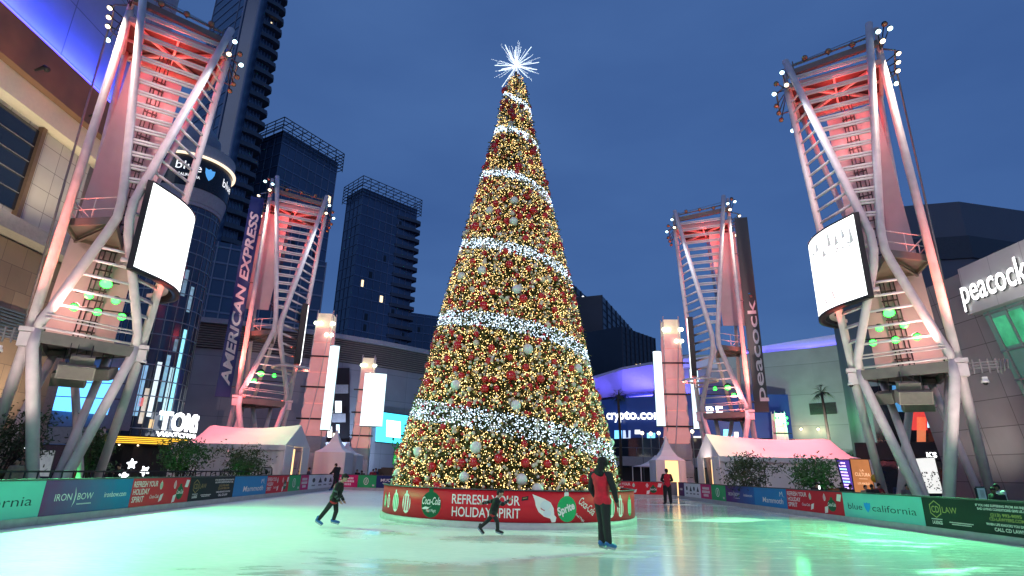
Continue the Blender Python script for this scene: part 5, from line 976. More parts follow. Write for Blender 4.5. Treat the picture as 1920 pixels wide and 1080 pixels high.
sb0 = [(x, y-1.0) for x, y in ((14.0, 91.0), (17.3, 86.3), (22.5, 82.8), (30, 80.3), (38, 79.2))]; m = MB(); m.wall(sb0, 6.6, 12.4, .5); m.build('sign_band', mat('arena sign blue', (.012, .03, .13), .35, emit=(.010, .03, .16), es=.30, var=.1, vs_=.5), ar)
za = lambda px, py: zpx(px, py, sb0); m = MB(); q0, q1 = za(1133, 786), za(1238, 782); u = (q1-q0); n_ = Vector((u.y, -u.x, 0)).normalized(); mdp = [za(x_, 785) for x_ in (1141, 1158, 1176, 1194, 1212, 1230, 1247)]
def along_pts(s_):
    acc = 0
    for p_, r_ in zip(mdp, mdp[1:]):
        l_ = (r_-p_).length
        if acc+l_ >= s_ or r_ is mdp[-1]: d_ = (r_-p_).normalized(); return p_+(r_-p_)*((s_-acc)/l_)+Vector((d_.y, -d_.x, 0)).normalized()*.40
        acc += l_
totl = sum((r_-p_).length for p_, r_ in zip(mdp, mdp[1:])); sh_ = 14/1067*86
m.text('crypto.com', lambda x, y: along_pts(max(0, x))+Vector((0, 0, y-.1)), totl, sh_*1.18, bold=.022, center=False); ALM = mat('arena letters lit', (1, 1, 1), .5, emit=(.9, .95, 1), es=1.6, var=0); m.build('lettering', ALM, ar); m = MB(); q2 = za(1298, 781); m.text('ARENA', lambda x, y: q2+Vector((x, -.9-.1*x, y-.1)), 7.2, sh_*1.25, bold=.035, center=False); m.build('lettering', ALM, ar)
for px0, px1, py0, py1, cl_, es in ((1152, 1166, 807, 848, (.15, .5, 1), 1.2), (1168, 1182, 807, 834, (.5, .6, .8), .7), (1213, 1228, 812, 840, (.2, .7, 1), 1.1), (1243, 1252, 820, 840, (1, .85, .7), .9), (1300, 1316, 818, 834, (1, .9, .75), .9), (1356, 1372, 805, 832, (.2, .65, 1), 1.0), (1376, 1384, 810, 826, (1, .9, .8), .8), (1190, 1200, 806, 814, (.9, .95, 1), .8)):
    q = [za(a, b_) for a, b_ in ((px0, py1), (px1, py1), (px1, py0), (px0, py0))]; m = MB(); m.slab([p+Vector((0, -.10, 0)) for p in q], (0, .04, 0)); m.build('lit_window', mat('arena window %d' % px0, cl_, .5, emit=cl_, es=es, var=.6, vs_=1.2), ar)
m = MB(); m.wall([(x, y-.4) for x, y in sb0], .0, 6.5, .3); m.build('ground_glass', GLASS, ar)
TERR = mat('terrace front', (.34, .35, .36), .6); m = MB(); m.box((19.5, 74, 3.1), (13, 1.0, 1.1)); m.box((44, 73.5, 3.2), (24, 1.0, 1.2)); m.build('terrace_front', TERR, ar); m = MB()
for x in range(13, 57, 3):
    if 26 < x < 32: continue
    m.tube([(x, 73.6, 3.7), (x, 73.6, 4.7)], .04, 5)
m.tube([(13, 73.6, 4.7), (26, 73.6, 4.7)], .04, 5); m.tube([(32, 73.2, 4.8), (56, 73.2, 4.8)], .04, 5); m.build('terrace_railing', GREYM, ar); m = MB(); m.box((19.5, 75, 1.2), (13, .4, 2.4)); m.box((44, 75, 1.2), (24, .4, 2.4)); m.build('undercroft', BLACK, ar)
for px, py in ((1503, 805), (1535, 805)): q = zpx(px, py, arl)-Vector((.25, .35, 0)); m = MB(); m.sphere(q, .16, 8, 6); m.build('wall_lamp', WARML, ar); lamp('POINT', q+Vector((-.3, -.5, -.2)), None, 45, (1, .75, .4), rad=.1)
for (px0, px1, py0, py1) in ((1517, 1570, 757, 776), (1606, 1622, 755, 776)):
    q0, q1 = zpx(px0, py0, arl), zpx(px1, py1, arl); nn_ = Vector((-.58, -.81, 0)); m = MB()
    for k in range(9): z = q1.z+(q0.z-q1.z)*(k+.5)/9; m.bar((q0.x+nn_.x*.1, q0.y+nn_.y*.1, z), (q1.x+nn_.x*.1, q1.y+nn_.y*.1, z), .12, .14)
    m.build('louvre', DARK, ar)
lamp('SPOT', (30, 58, 3), (41, 78, 9), 8000, (.95, 1, .95), 110, 1, .4)
def area(loc, tgt, sx_, sy_, en, col):
    d_ = bpy.data.lights.new('lamp', 'AREA'); d_.shape = 'RECTANGLE'; d_.size = sx_; d_.size_y = sy_; d_.energy = en; d_.color = col; o_ = bpy.data.objects.new('lamp', d_); C.objects.link(o_); o_.location = loc; o_.rotation_euler = (Vector(tgt)-Vector(loc)).to_track_quat('-Z', 'Y').to_euler()
for a_, b_, e_ in (((14.0, 97.5, 13.3), (15.6, 101, 16), 350), ((18.3, 89.5, 13.2), (19.5, 93, 16), 500), ((23.2, 84.2, 13.4), (24, 88, 16.5), 450)): area(a_, b_, 7.5, .5, e_, (.14, .11, 1))
for p_, q_ in zip(arl[1:], arl[2:]):       # blue wash on the fascia from the roof edge behind the parapet
    p_ = Vector((*p_, 0)); q_ = Vector((*q_, 0)); n_ = int((q_-p_).length/2.0)+1; nm_ = Vector((-(q_-p_).y, (q_-p_).x, 0)).normalized()
    for k in range(n_): c_ = p_+(q_-p_)*(k+.5)/n_+nm_*.1; area((c_.x, c_.y, 19.1), (c_.x+nm_.x*1.5, c_.y+nm_.y*1.5, 21.2), 2.0, .2, 14, (.12, .10, 1))
# ---- theatre on the right
THP = panelmat('theatre panels', (.34, .34, .33), (.10, .10, .10), 2.6, 1.55, .02, .4, wall='y', var=.06); THS = panelmat('theatre sign panels', (.62, .62, .60), (.3, .3, .3), 2.1, 2.9, .012, .4, wall='y', var=.03); th = thing('theatre', 'grey theatre with a white lettered band over green lit windows, at the right edge', 'theatre', (27, 30, 0))
def lean(y0, y1, zb, zt, xb, xt, mt, nm, thk=.5, parent=th): m = MB(); m.slab([(xb, y0, zb), (xb, y1, zb), (xt, y1, zt), (xt, y0, zt)], (thk, 0, 0)); return m.build(nm, mt, parent)
sbn = lean(14, 32.2, 10.9, 13.75, 26.9, 26.9, THS, 'sign_band', 2.0); lean(14, 31.6, 3.0, 10.85, 29.2, 27.3, mat('theatre glass', (.09, .19, .17), .35, emit=(.05, .20, .15), es=.22, var=.3, vs_=.3, spec=.8), 'glazing', .4); lean(31.62, 39.5, 0, 13.6, 29.4, 27.2, THP, 'panel_wall', 1.0); lean(14, 31.6, 0, 2.95, 29.4, 29.0, THP, 'plinth', .8)
fx = lambda z: 29.2+(27.3-29.2)*(z-3)/7.85-.03
m = MB()
for k in range(16): y = 14.4+1.12*k; m.bar((fx(3), y, 3), (fx(10.85), y, 10.85), .09, .12)
for z in (3.2, 5.6, 7.0, 8.6, 10.7): m.bar((fx(z), 14, z), (fx(z), 31.6, z), .12, .10)
m.build('mullion', mat('theatre mullion', (.22, .26, .26), .4, .3), th)
GW = mat('green lit window', (.1, .6, .3), .5, emit=(.03, .40, .17), es=.30, var=.7, vs_=.7)
for y, z0, z1 in ((30.2, 8.8, 10.4), (29.1, 8.8, 10.5), (27.95, 8.7, 10.5), (26.8, 8.8, 10.5), (28.0, 5.8, 6.9), (26.9, 5.7, 6.9), (29.1, 7.2, 8.3)): lean(y+.08, y+.98, z0, z1, fx(z0)-.02, fx(z1)-.02, GW, 'lit_window', .02)
pk = MB(); y1_ = onx(1812, 585, 26.8); XP = 26.72
def pfn(x, y): return Vector((XP, y1_.y-x, 11.55+y))
pk.text('peacock', pfn, 4.5, 1.45, bold=.012, center=False); f0 = list(pk.f); v0 = list(pk.v); pk.build('lettering', mat('theatre letters lit', (1, 1, 1), .5, emit=(1, 1, .98), es=1.5, var=0), sbn); m = MB(); m.add([(x+.12, y+.03, z-.05) for x, y, z in v0], f0); m.build('letter_back', DARK, sbn)
UPB = mat('stage house', (.115, .13, .15), .5, var=.08, vs_=.2); g0, g1 = at(1700, 420, 62), at(1905, 425, 62); m = MB(); m.slab([(g0.x-6, 60, 0), (g0.x+3, 57.5, 0), (g1.x+1.5, 60, 0), (g1.x+6, 68, 0), (g0.x-6, 70, 0)], (0, 0, g0.z+.8)); m.build('stage_house', UPB, th); m = MB(); m.slab([(g0.x-6.1, 59.8, g0.z-6), (g0.x+3, 57.3, g0.z-6), (g1.x+.2, 59.8, g0.z-6), (g1.x, 60.3, g0.z-6), (g0.x+3, 57.8, g0.z-6)], (0, 0, 2.6)); m.build('louvre_strip', mat('stage louvre', (.05, .06, .07), .5), th)
area((24.5, 23, 8.2), (27, 24, 12.4), 12, .3, 260, (1, .97, .92)); lamp('SPOT', (24, 33, .6), (28, 35, 4.5), 520, (1, .86, .78), 70, .9, .2)
# dark corner with marquee between the arena and the theatre
mq = thing('cinema_entrance', 'dark glazed entrance with marquee behind the right tower legs', 'building', (31, 45, 0)); m = MB(); m.slab([(30.2, 48, 0), (34.5, 43.5, 0), (36, 47, 0), (32, 51, 0)], (0, 0, 9.0)); m.build('glazed_wall', GLASS, mq); m = MB(); m.slab([(27.4, 46.5, 3.0), (32.3, 42.0, 3.0), (33.2, 43, 3.0), (28.3, 47.5, 3.0)], (0, 0, 1.3)); m.build('marquee', BLACK, mq)
m = MB(); m.slab([(28.0, 47.8, 0), (33.0, 43.2, 0), (33.4, 43.8, 0), (28.4, 48.4, 0)], (0, 0, 2.98)); m.build('foyer_glass', GLASS, mq)
NQ = Vector((.676, .736, 0))
def onm(px, py): return onpl(px, py, (27.4, 46.5, 0), NQ)
def mqp(px0, py0, px1, py1, mt, nm, dn=.05): q = [onm(a, b_)-NQ*dn for a, b_ in ((px0, py1), (px1, py1), (px1, py0), (px0, py0))]; m = MB(); m.slab(q, NQ*.03); return m.build(nm, mt, mq)
for a, b_, c_, d_, cl_, es in ((1668, 720, 1700, 770, (.1, .4, .8), .35), (1705, 745, 1735, 805, (.8, .06, .05), .5), (1735, 735, 1762, 800, (.45, .8, 1), .8), (1715, 780, 1732, 830, (1, .25, .1), .4)): mqp(a, b_, c_, d_, mat('entrance light %d' % a, cl_, .5, emit=cl_, es=es, var=.7, vs_=1.0), 'lit_window', -.95)
m = MB(); q = onm(1748, 858); m.text('KS', lambda x, y: q+Vector((.736*x, -.676*x, y))-NQ*.06, .62, .36, bold=.03); m.build('marquee_lettering', LIT, mq)
# ================================================================ PEOPLE
SKIN = mat('skin', (.42, .25, .17), .55, var=.06); SKIND = mat('dark skin', (.16, .085, .055), .55, var=.06); HAIRM = mat('dark hair', (.006, .005, .005), .8, var=.3, vs_=30); BOOT = mat('blue skate boot', (.02, .12, .34), .4, var=.2, vs_=14); BLADE = mat('skate blade', (.5, .52, .55), .25, .9)
CLOTH = {}
def cloth(name, c, v=.2): return mat('cloth '+name, c, .85, var=v, vs_=9, bump=.1)
BLK = cloth('black', (.014, .014, .016)); TRS = cloth('black trousers', (.016, .018, .018)); RJK = cloth('red', (.62, .015, .035)); JERS = cloth('hockey black', (.007, .009, .008)); JSTR = cloth('hockey red stripe', (.45, .02, .03)); JGRY = cloth('hockey grey green', (.07, .10, .09)); WHC = cloth('white', (.6, .6, .6))
def capsule(m, p, q, r1, r2, n=10):
    p = Vector(p); q = Vector(q); d = (q-p).normalized(); rings = [(p-d*r1*.98, r1*.2), (p-d*r1*.7, r1*.71), (p, r1), ((p+q)/2, (r1+r2)/2), (q, r2), (q+d*r2*.7, r2*.71), (q+d*r2*.98, r2*.2)]; m.tube([a for a, _ in rings], [b_ for _, b_ in rings], n)
def melt(m, name, mats, parent, voxel, colour=None):
    """fuse overlapping volumes into one continuous skin"""
    me = bpy.data.meshes.new('tmp'); me.from_pydata(m.v, [], m.f); o = bpy.data.objects.new('tmp', me); C.objects.link(o)
    r = o.modifiers.new('r', 'REMESH'); r.mode = 'VOXEL'; r.voxel_size = voxel; s = o.modifiers.new('s', 'SMOOTH'); s.iterations = 4; s.factor = .5
    dg = bpy.context.evaluated_depsgraph_get(); dg.update(); n = bpy.data.meshes.new_from_object(o.evaluated_get(dg)); bpy.data.objects.remove(o); n.materials.clear()
    for k in (mats if isinstance(mats, list) else [mats]): n.materials.append(k)
    for p in n.polygons:
        p.use_smooth = True
        if colour: p.material_index = colour(p.center)
    o = bpy.data.objects.new(name, n); C.objects.link(o); o.parent = parent; OFF[o.name] = (0, 0, 0); n.name = name; return o
BASE = dict(head=(0, .0, 1.62), neck=(0, -.01, 1.47), chest=(0, 0, 1.32), waist=(0, 0, 1.08), pelvis=(0, 0, .95), ls=(-.19, -.01, 1.42), rs=(.19, -.01, 1.42), le=(-.25, -.02, 1.15), re=(.25, -.02, 1.15), lw=(-.26, .06, .90), rw=(.26, .06, .90), lh=(-.09, 0, .93), rh=(.09, 0, .93), lk=(-.10, .03, .51), rk=(.10, .03, .51), la=(-.10, 0, .10), ra=(.10, 0, .10), lt=(-.11, .17, .035), rt=(.11, .17, .035), look=(0, 1, 0))
def hand(m, w_, e, s, curl=.5):
    """palm, four fingers of unequal length bent at the knuckle, and a thumb from the side of the palm"""
    w_ = Vector(w_); d = (w_-Vector(e)).normalized(); side = d.cross(Vector((0, 1, 0))); side = side.normalized() if side.length > .2 else Vector((1, 0, 0)); nn = side.cross(d); pc_ = w_+d*.05*s; capsule(m, w_, w_+d*.07*s, .030*s, .036*s, 8)
    for k, ln in enumerate((.068, .078, .073, .056)):
        a = w_+d*.085*s+side*(k-1.5)*.019*s; b_ = a+d*ln*.5*s+nn*curl*.018*s; c = b_+(d*(1-curl)+nn*curl)*ln*.5*s; m.tube([a-d*.02*s, a, b_, c], [.0085*s, .009*s, .0085*s, .006*s], 6)
    a = w_+d*.03*s-side*.03*s; m.tube([a, a+(d*.5-side*.6+nn*.3)*.04*s, a+(d*.9-side*.6+nn*.5)*.065*s], [.011*s, .010*s, .007*s], 6)
def person(label, loc, yaw, h, pose={}, top=BLK, legs=TRS, skin=SKIN, hair='short', vest=None, skates=None, group=None, vox=.016, hem=None, hemcol=None, detail=True, cap=None, loose=1.0, puff=1.0):
    s = h/1.75; J = {k: Vector(v)*s if k != 'look' else Vector(v) for k, v in {**BASE, **pose}.items()}
    if pose.get('abs'): pass
    P = thing('person', label, 'person', loc, group, local=True, rz=yaw); look = J['look'].normalized(); up = (J['head']-J['neck']).normalized(); rt = look.cross(up).normalized(); look = up.cross(rt)
    hs = s*(1 if h > 1.5 else 1.12 if h > 1.25 else 1.25); m = MB(); H_ = J['head']
    # head: skull, jaw, nose, ears
    m.sphere(H_+up*.02*hs, (.078*hs, .092*hs, .105*hs), 16, 12); m.sphere(H_-up*.055*hs+look*.02*hs, (.055*hs, .062*hs, .062*hs), 12, 8); capsule(m, H_+look*.085*hs-up*.0*hs, H_+look*.108*hs-up*.028*hs, .010*hs, .016*hs, 8)
    for q in (-1, 1): m.sphere(H_+rt*q*.079*hs-up*.01*hs-look*.005*hs, (.014*hs, .022*hs, .032*hs), 8, 6); m.sphere(H_+rt*q*.03*hs+look*.088*hs+up*.022*hs, .012*hs, 6, 5)
    m.sphere(H_+look*.078*hs-up*.062*hs, (.026*hs, .014*hs, .010*hs), 8, 5)
    capsule(m, J['neck']-up*.05*s, H_-up*.05*hs, .056*s, .050*s)
    # body under the clothes, one continuous surface
    m.sphere(J['chest'], (.155*s, .105*s, .17*s), 14, 10); m.sphere(J['waist'], (.13*s, .10*s, .13*s), 14, 10); m.sphere(J['pelvis'], (.15*s, .11*s, .12*s), 14, 10); capsule(m, J['pelvis'], J['chest'], .12*s, .13*s, 12); capsule(m, J['chest'], J['neck'], .10*s, .055*s, 12)
    for q in 'lr':
        capsule(m, J[q+'s'], J[q+'e'], .050*s, .040*s); capsule(m, J[q+'e'], J[q+'w'], .040*s, .027*s); capsule(m, mixp(J['chest'], J['neck'], .6), J[q+'s'], .06*s, .055*s); capsule(m, J[q+'h'], J[q+'k'], .080*s, .055*s); capsule(m, J[q+'k'], J[q+'a'], .054*s, .036*s); capsule(m, J[q+'a'], J[q+'t'], .038*s, .030*s); capsule(m, J['pelvis'], J[q+'h'], .10*s, .085*s)
        if detail: hand(m, J[q+'w'], J[q+'e'], hs)
        else: m.sphere(J[q+'w']+(J[q+'w']-J[q+'e']).normalized()*.06*s, .042*s, 8, 6)
    melt(m, 'body', skin, P, vox*(.55 if detail else 1.2))
    if detail:
        for q in (-1, 1): m = MB(); m.sphere(H_+rt*q*.030*hs+look*.094*hs+up*.022*hs, .0085*hs, 8, 6); m.build('eye', BLACK, P)
    # hair
    m = MB(); m.sphere(H_+up*.040*hs-look*.018*hs, (.086*hs, .096*hs, .100*hs), 14, 10); m.sphere(H_-look*.055*hs-up*.005*hs, (.076*hs, .058*hs, .085*hs), 12, 8)
    if hair == 'long':
        m.sphere(H_+up*.035*hs-look*.02*hs, (.115*hs, .118*hs, .118*hs), 14, 10)
        capsule(m, H_-look*.05*hs, J['neck']-look*.05*hs+up*.02*hs, .085*hs, .10*hs); capsule(m, J['neck']-look*.06*hs-rt*.05*hs, J['neck']-look*.09*hs-up*.05*hs+rt*.05*hs, .085*hs, .08*hs)
    if hair == 'fringe': m.sphere(H_+look*.06*hs+up*.085*hs, (.07*hs, .045*hs, .035*hs), 10, 8)
    melt(m, 'hair', HAIRM, P, vox*.8)
    if cap: m = MB(); m.sphere(H_+up*.055*hs, (.094*hs, .104*hs, .088*hs), 14, 10); m.slab([H_+look*.07*hs+up*.06*hs+rt*a*hs+look*b_*hs for a, b_ in ((-.06, 0), (.06, 0), (.05, .09), (-.05, .09))], up*.012*hs); melt(m, 'cap', cap, P, vox*.7)
    # trousers
    m = MB(); m.sphere(J['pelvis'], (.172*s, .135*s, .14*s), 14, 10)
    for q in 'lr': capsule(m, J['pelvis'], J[q+'h'], .125*s, .108*s); capsule(m, J[q+'h'], J[q+'k'], .104*s*loose, .080*s*loose); capsule(m, J[q+'k'], mixp(J[q+'k'], J[q+'a'], .92), .080*s*loose, .068*s*loose)
    melt(m, 'trousers', legs, P, vox)
    # jacket or jersey
    m = MB(); hz = hem if hem is not None else .90
    m.sphere(J['chest'], (.20*s*puff, .145*s*puff, .19*s), 14, 10); capsule(m, J['waist'], J['chest'], .150*s*puff, .155*s*puff, 14); capsule(m, J['pelvis']+Vector((0, 0, .02*s)), J['waist'], .160*s*puff, .150*s*puff, 14); capsule(m, J['chest'], J['neck']-up*.02*s, .125*s, .070*s, 12)
    for q in 'lr': capsule(m, J['pelvis'], J[q+'h']+Vector((0, 0, -.0)), .15*s*puff, .125*s*puff)
    sl = MB()
    for q in 'lr':
        for mm_ in ((m, sl) if not vest else (sl,)): capsule(mm_, mixp(J['chest'], J['neck'], .55), J[q+'s'], .085*s, .085*s*puff); capsule(mm_, J[q+'s'], J[q+'e'], .082*s*puff, .066*s*puff); capsule(mm_, J[q+'e'], mixp(J[q+'e'], J[q+'w'], .95), .066*s*puff, .048*s*puff)
        if vest: capsule(m, mixp(J['chest'], J['neck'], .55), J[q+'s']*.86+J['chest']*.14, .095*s, .088*s)
    if hemcol:
        ax = (J['neck']-J['pelvis']).normalized(); z0 = (J['pelvis']-ax*.14*s)
        def colr(c): t_ = (c-z0).dot(ax)/s; e_ = min((c-J['le']).length, (c-J['re']).length, (c-J['lw']).length, (c-J['rw']).length)/s; return 1 if t_ < .085 else (2 if .09 < e_ < .13 else 0)
        melt(m, 'jersey', [top, hemcol, JGRY], P, vox, colr)
    else: melt(m, 'vest' if vest else 'jacket', vest or top, P, vox)
    if vest: melt(sl, 'sleeves', top, P, vox)
    for q in 'lr':
        a, t_ = J[q+'a'], J[q+'t']; f = (t_-a); f.z *= .35; f = f.normalized(); d = (t_-a).normalized(); hl = a-d*.05*s; m = MB(); capsule(m, a+Vector((0, 0, .09*s)), a, .062*s, .058*s); capsule(m, hl-Vector((0, 0, .02*s)), t_, .052*s, .044*s)
        sk = melt(m, 'skate' if skates else 'shoe', skates or BLACK, P, vox*.8)
        if skates:
            nrm = d.cross(Vector((1, 0, 0))); nrm = Vector((0, 0, -1))-d*Vector((0, 0, -1)).dot(d); nrm = nrm.normalized(); m = MB(); b0, b1 = hl+nrm*.085*s, t_+nrm*.062*s+d*.02*s; m.bar(b0, b1, .008, .035); m.bar(hl+nrm*.02*s, b0, .02, .03); m.bar(t_+nrm*.02*s, b1, .02, .03); m.build('blade', BLADE, sk)
    return P
def J2(side, f, z): return (side, f, z)
SK = .10   # boots stand on blades
# boy in a dark hockey jersey, gliding right
s_ = 1.75/1.37
def scl(d): return {k: (tuple(c*s_ for c in v) if k != 'look' else v) for k, v in d.items()}
boy = scl(dict(head=(0, .205, 1.235), neck=(0, .13, 1.115), chest=(0, .085, .98), waist=(0, .03, .80), pelvis=(0, -.01, .68), ls=(-.15, .10, 1.06), rs=(.15, .08, 1.06), le=(-.19, .07, .83), re=(.20, .03, .83), lw=(-.15, .20, .66), rw=(.16, .17, .66), lh=(-.08, 0, .66), rh=(.08, -.02, .66), rk=(.09, -.19, .40), ra=(.09, -.36, .17), rt=(.10, -.24, .085), lk=(-.09, .05, .39), la=(-.09, .0, .16), lt=(-.09, .15, .11), look=(0, 1, -.05)))
p = onz(622, 988, 0); person('boy in a dark hockey jersey with red hem gliding beside the tree planter', (p.x, p.y, 0), R(-88), 1.37, boy, top=JERS, legs=TRS, skates=BOOT, hemcol=JSTR, hair='fringe', vox=.014, puff=1.08)
s_ = 1.75/1.12
kid = scl(dict(head=(0, .145, .985), neck=(0, .095, .875), chest=(0, .06, .77), waist=(0, .015, .63), pelvis=(0, -.01, .53), ls=(-.13, .05, .83), rs=(.13, .06, .83), le=(-.20, -.13, .77), re=(.17, .22, .74), lw=(-.20, -.29, .735), rw=(.13, .37, .84), lh=(-.07, 0, .51), rh=(.07, 0, .51), lk=(-.08, -.15, .335), la=(-.08, -.32, .19), lt=(-.08, -.23, .07), rk=(.08, .10, .34), ra=(.08, .115, .15), rt=(.08, .24, .10), look=(0, 1, .0)))
p = onz(928, 1006, 0); person('small child in a black jersey skating with arms spread before the planter lettering', (p.x-.05, p.y, 0), R(-90), 1.12, kid, top=JERS, legs=TRS, skates=cloth('black boot', (.02, .02, .022)), hemcol=JSTR, hair='fringe', vox=.012, puff=1.08)
man = dict(head=(0, .02, 1.66), neck=(0, -.03, 1.50), chest=(0, -.04, 1.34), waist=(0, -.02, 1.12), pelvis=(0, -.02, .99), ls=(-.21, -.05, 1.44), rs=(.21, -.03, 1.44), le=(-.27, -.06, 1.17), re=(.28, .02, 1.18), lw=(-.24, .10, .95), rw=(.26, .12, .95), lh=(-.09, -.02, .96), rh=(.09, -.02, .96), lk=(-.09, .05, .54), rk=(.08, .0, .54), la=(-.08, .02, .17), ra=(.07, .06, .17), lt=(-.09, .19, .11), rt=(.08, .23, .11), look=(-.25, 1, .1))
p = onz(1133, 1036, 0); person('adult skater with long dark hair in a red vest over black sleeves, seen from behind', (p.x, p.y, 0), R(-52), 1.79, man, top=BLK, vest=RJK, legs=TRS, skin=SKIND, hair='long', skates=BOOT, vox=.018, loose=1.06)
far = dict(lw=(-.10, .22, 1.12), rw=(.10, .22, 1.12), le=(-.29, .0, 1.18), re=(.29, .0, 1.18), lh=(-.1, 0, .93), la=(-.15, 0, .10), ra=(.15, 0, .10), lk=(-.13, .02, .51), rk=(.13, .02, .51), lt=(-.18, .15, .04), rt=(.18, .15, .04))
p = onz(1253, 946, 0); person('rink attendant in a red jacket and black cap standing with his back to us', (p.x, p.y, 0), R(6), 1.86, far, top=BLK, vest=RJK, legs=TRS, cap=BLK, vox=.022, loose=1.2)
lean_ = dict(head=(0, .14, 1.60), neck=(0, .08, 1.46), chest=(0, .04, 1.32), le=(-.26, .12, 1.18), re=(.26, .10, 1.18), lw=(-.22, .36, 1.08), rw=(.22, .34, 1.05), lk=(-.12, .02, .52), la=(-.14, .18, .17), lt=(-.15, .34, .11), rk=(.14, -.02, .52), ra=(.18, -.22, .17), rt=(.18, -.06, .11))
p = onz(617, 921, 0); person('man in a black puffer jacket and blue skates holding the boards at the far left', (p.x+.55, p.y-.6, 0), R(62), 1.80, lean_, top=BLK, legs=TRS, skates=BOOT, vox=.024, puff=1.2)
# spectators behind the boards: a few built, the rest copied with their own coats
specs = []
COATS = [('black', (.015, .015, .017)), ('dark green', (.02, .05, .035)), ('grey', (.16, .16, .17)), ('rust brown', (.25, .08, .04)), ('navy', (.02, .03, .08)), ('white', (.55, .55, .55)), ('dark red', (.22, .02, .03)), ('tan', (.30, .22, .15)), ('purple', (.10, .04, .14))]
_pro = {}
def spectator(px, py, Y, coat, label, hh=1.7, yaw=0., pose=0, sk=SKIN):
    poses = [{}, dict(lw=(-.05, .25, 1.25), rw=(.12, .28, 1.3), le=(-.28, .05, 1.15), re=(.27, .06, 1.15), head=(0, .06, 1.60)), dict(head=(.03, .10, 1.58), neck=(.01, .05, 1.45), chest=(0, .03, 1.3), lw=(-.15, .3, 1.1), rw=(.2, .28, 1.08), le=(-.28, .05, 1.14), re=(.27, .06, 1.14))]
    c = at(px, py, Y); loc = (c.x, Y, c.z-hh if c.z-hh > -.4 else -.03); key = pose; name, col = coat
    if key not in _pro: o = person(label, loc, yaw, 1.7, poses[pose], top=cloth('coat '+name, col), legs=TRS, skin=sk, group='spectators behind the rink boards', vox=.032, detail=False); _pro[key] = o
    else:
        o = copy_thing(_pro[key], loc, yaw, label)
        for ch in o.children:
            if ch.name.startswith('jacket'): ch.data = ch.data.copy(); ch.data.materials[0] = cloth('coat '+name, col)
            if ch.name.startswith('body') and sk is not SKIN: ch.data = ch.data.copy(); ch.data.materials[0] = sk
    o.scale = (hh/1.7,)*3; o['label'] = label
CO = {n_: (n_, c) for n_, c in COATS}
for a in [(497, 877, 41.5, CO['dark green'], 'dark haired spectator in green coat in the lit tent doorway, leftmost', 1.75, 2.6, 2), (515, 884, 42.5, CO['tan'], 'shorter spectator in a tan coat in the lit tent doorway', 1.5, 2.2, 1), (540, 884, 42.0, CO['black'], 'short spectator in a black coat near the middle of the tent doorway', 1.45, 3.4, 0), (562, 882, 42.0, CO['purple'], 'short spectator in a dark purple coat in the tent doorway', 1.5, 3.0, 1), (580, 876, 42.6, CO['navy'], 'spectator in a navy jacket standing at the right side of the tent doorway', 1.75, 2.0, 0),
          (655, 879, 46.5, CO['grey'], 'spectator in a grey coat right of the red event sign', 1.7, 3.0, 1), (670, 880, 47.0, CO['black'], 'spectator in black behind the green board, facing the ice', 1.65, 3.3, 0), (681, 881, 46.0, CO['dark green'], 'spectator in a green coat bending over behind the green board', 1.6, 2.4, 2), (700, 879, 46.5, CO['dark red'], 'spectator in a dark red coat behind the navy board', 1.7, 3.3, 1), (705, 878, 47.5, CO['navy'], 'spectator in a navy coat behind the navy board', 1.7, 2.9, 0), (718, 889, 46.0, CO['white'], 'short spectator in a white top beside the tree, behind the navy board', 1.3, 3.0, 0),
          (1530, 903, 25.8, CO['black'], 'spectator in black holding a lit phone behind the red board on the right', 1.62, 2.9, 1), (1547, 907, 27.0, CO['navy'], 'spectator in a navy coat beside the green lit shrub', 1.5, 3.1, 0), (1561, 905, 26.5, CO['rust brown'], 'spectator in a rust brown coat left of the purple poster', 1.55, 2.3, 2), (1577, 904, 27.0, CO['dark green'], 'spectator in a green coat in front of the purple poster', 1.55, 2.9, 0), (1592, 907, 26.0, CO['black'], 'spectator in a black coat in front of the purple poster', 1.5, 3.4, 1),
          (1622, 909, 25.0, CO['tan'], 'spectator in a tan coat in front of the orange poster', 1.45, 3.2, 0), (1634, 906, 24.0, CO['black'], 'spectator in a black coat and wide hood beside the left leg of the right tower', 1.5, 2.8, 2), (1645, 905, 25.5, CO['dark red'], 'spectator in a dark red coat beside the left leg of the right tower', 1.55, 3.3, 1), (1683, 903, 26.5, CO['navy'], 'tall spectator in a navy coat between the legs of the right tower', 1.7, 3.1, 1), (1699, 908, 25.5, CO['grey'], 'spectator in a grey coat between the legs of the right tower', 1.5, 2.8, 0),
          (1865, 911, 17.8, CO['black'], 'dark haired spectator leaning on the right boards near the picture edge', 1.45, 1.9, 2), (1873, 905, 18.4, CO['white'], 'spectator in a white top bending over the right boards at the picture edge', 1.5, 1.2, 2), (130, 884, 24.0, CO['rust brown'], 'dim spectator in a rust brown coat behind the legs of the left tower', 1.6, 3.2, 0), (28, 887, 20.0, CO['tan'], 'dim spectator in a tan coat in the dark at the left edge', 1.6, 3.3, 0), (222, 890, 25.0, CO['black'], 'dim spectator in black beside the left tower foot', 1.5, 3.0, 1),
          (1142, 893, 47, CO['navy'], 'spectator in a navy coat in the dark right of the tree', 1.6, 2.9, 0), (1150, 890, 48, CO['white'], 'spectator in a white jersey in the dark right of the tree', 1.6, 3.4, 1), (1166, 897, 46, CO['dark red'], 'short spectator in dark red right of the tree', 1.35, 3.0, 0), (1232, 895, 47, CO['black'], 'spectator in black under the low canopy tent', 1.6, 3.0, 0), (1278, 898, 45, CO['rust brown'], 'spectator in an orange brown coat in the small tent opening', 1.4, 3.0, 1)]:
    px, py, Y, ct, lb, hh, yw, ps = a; spectator(px, py, Y, ct, lb, hh, yw, ps, SKIND if px in (1865, 1634, 497) else SKIN)
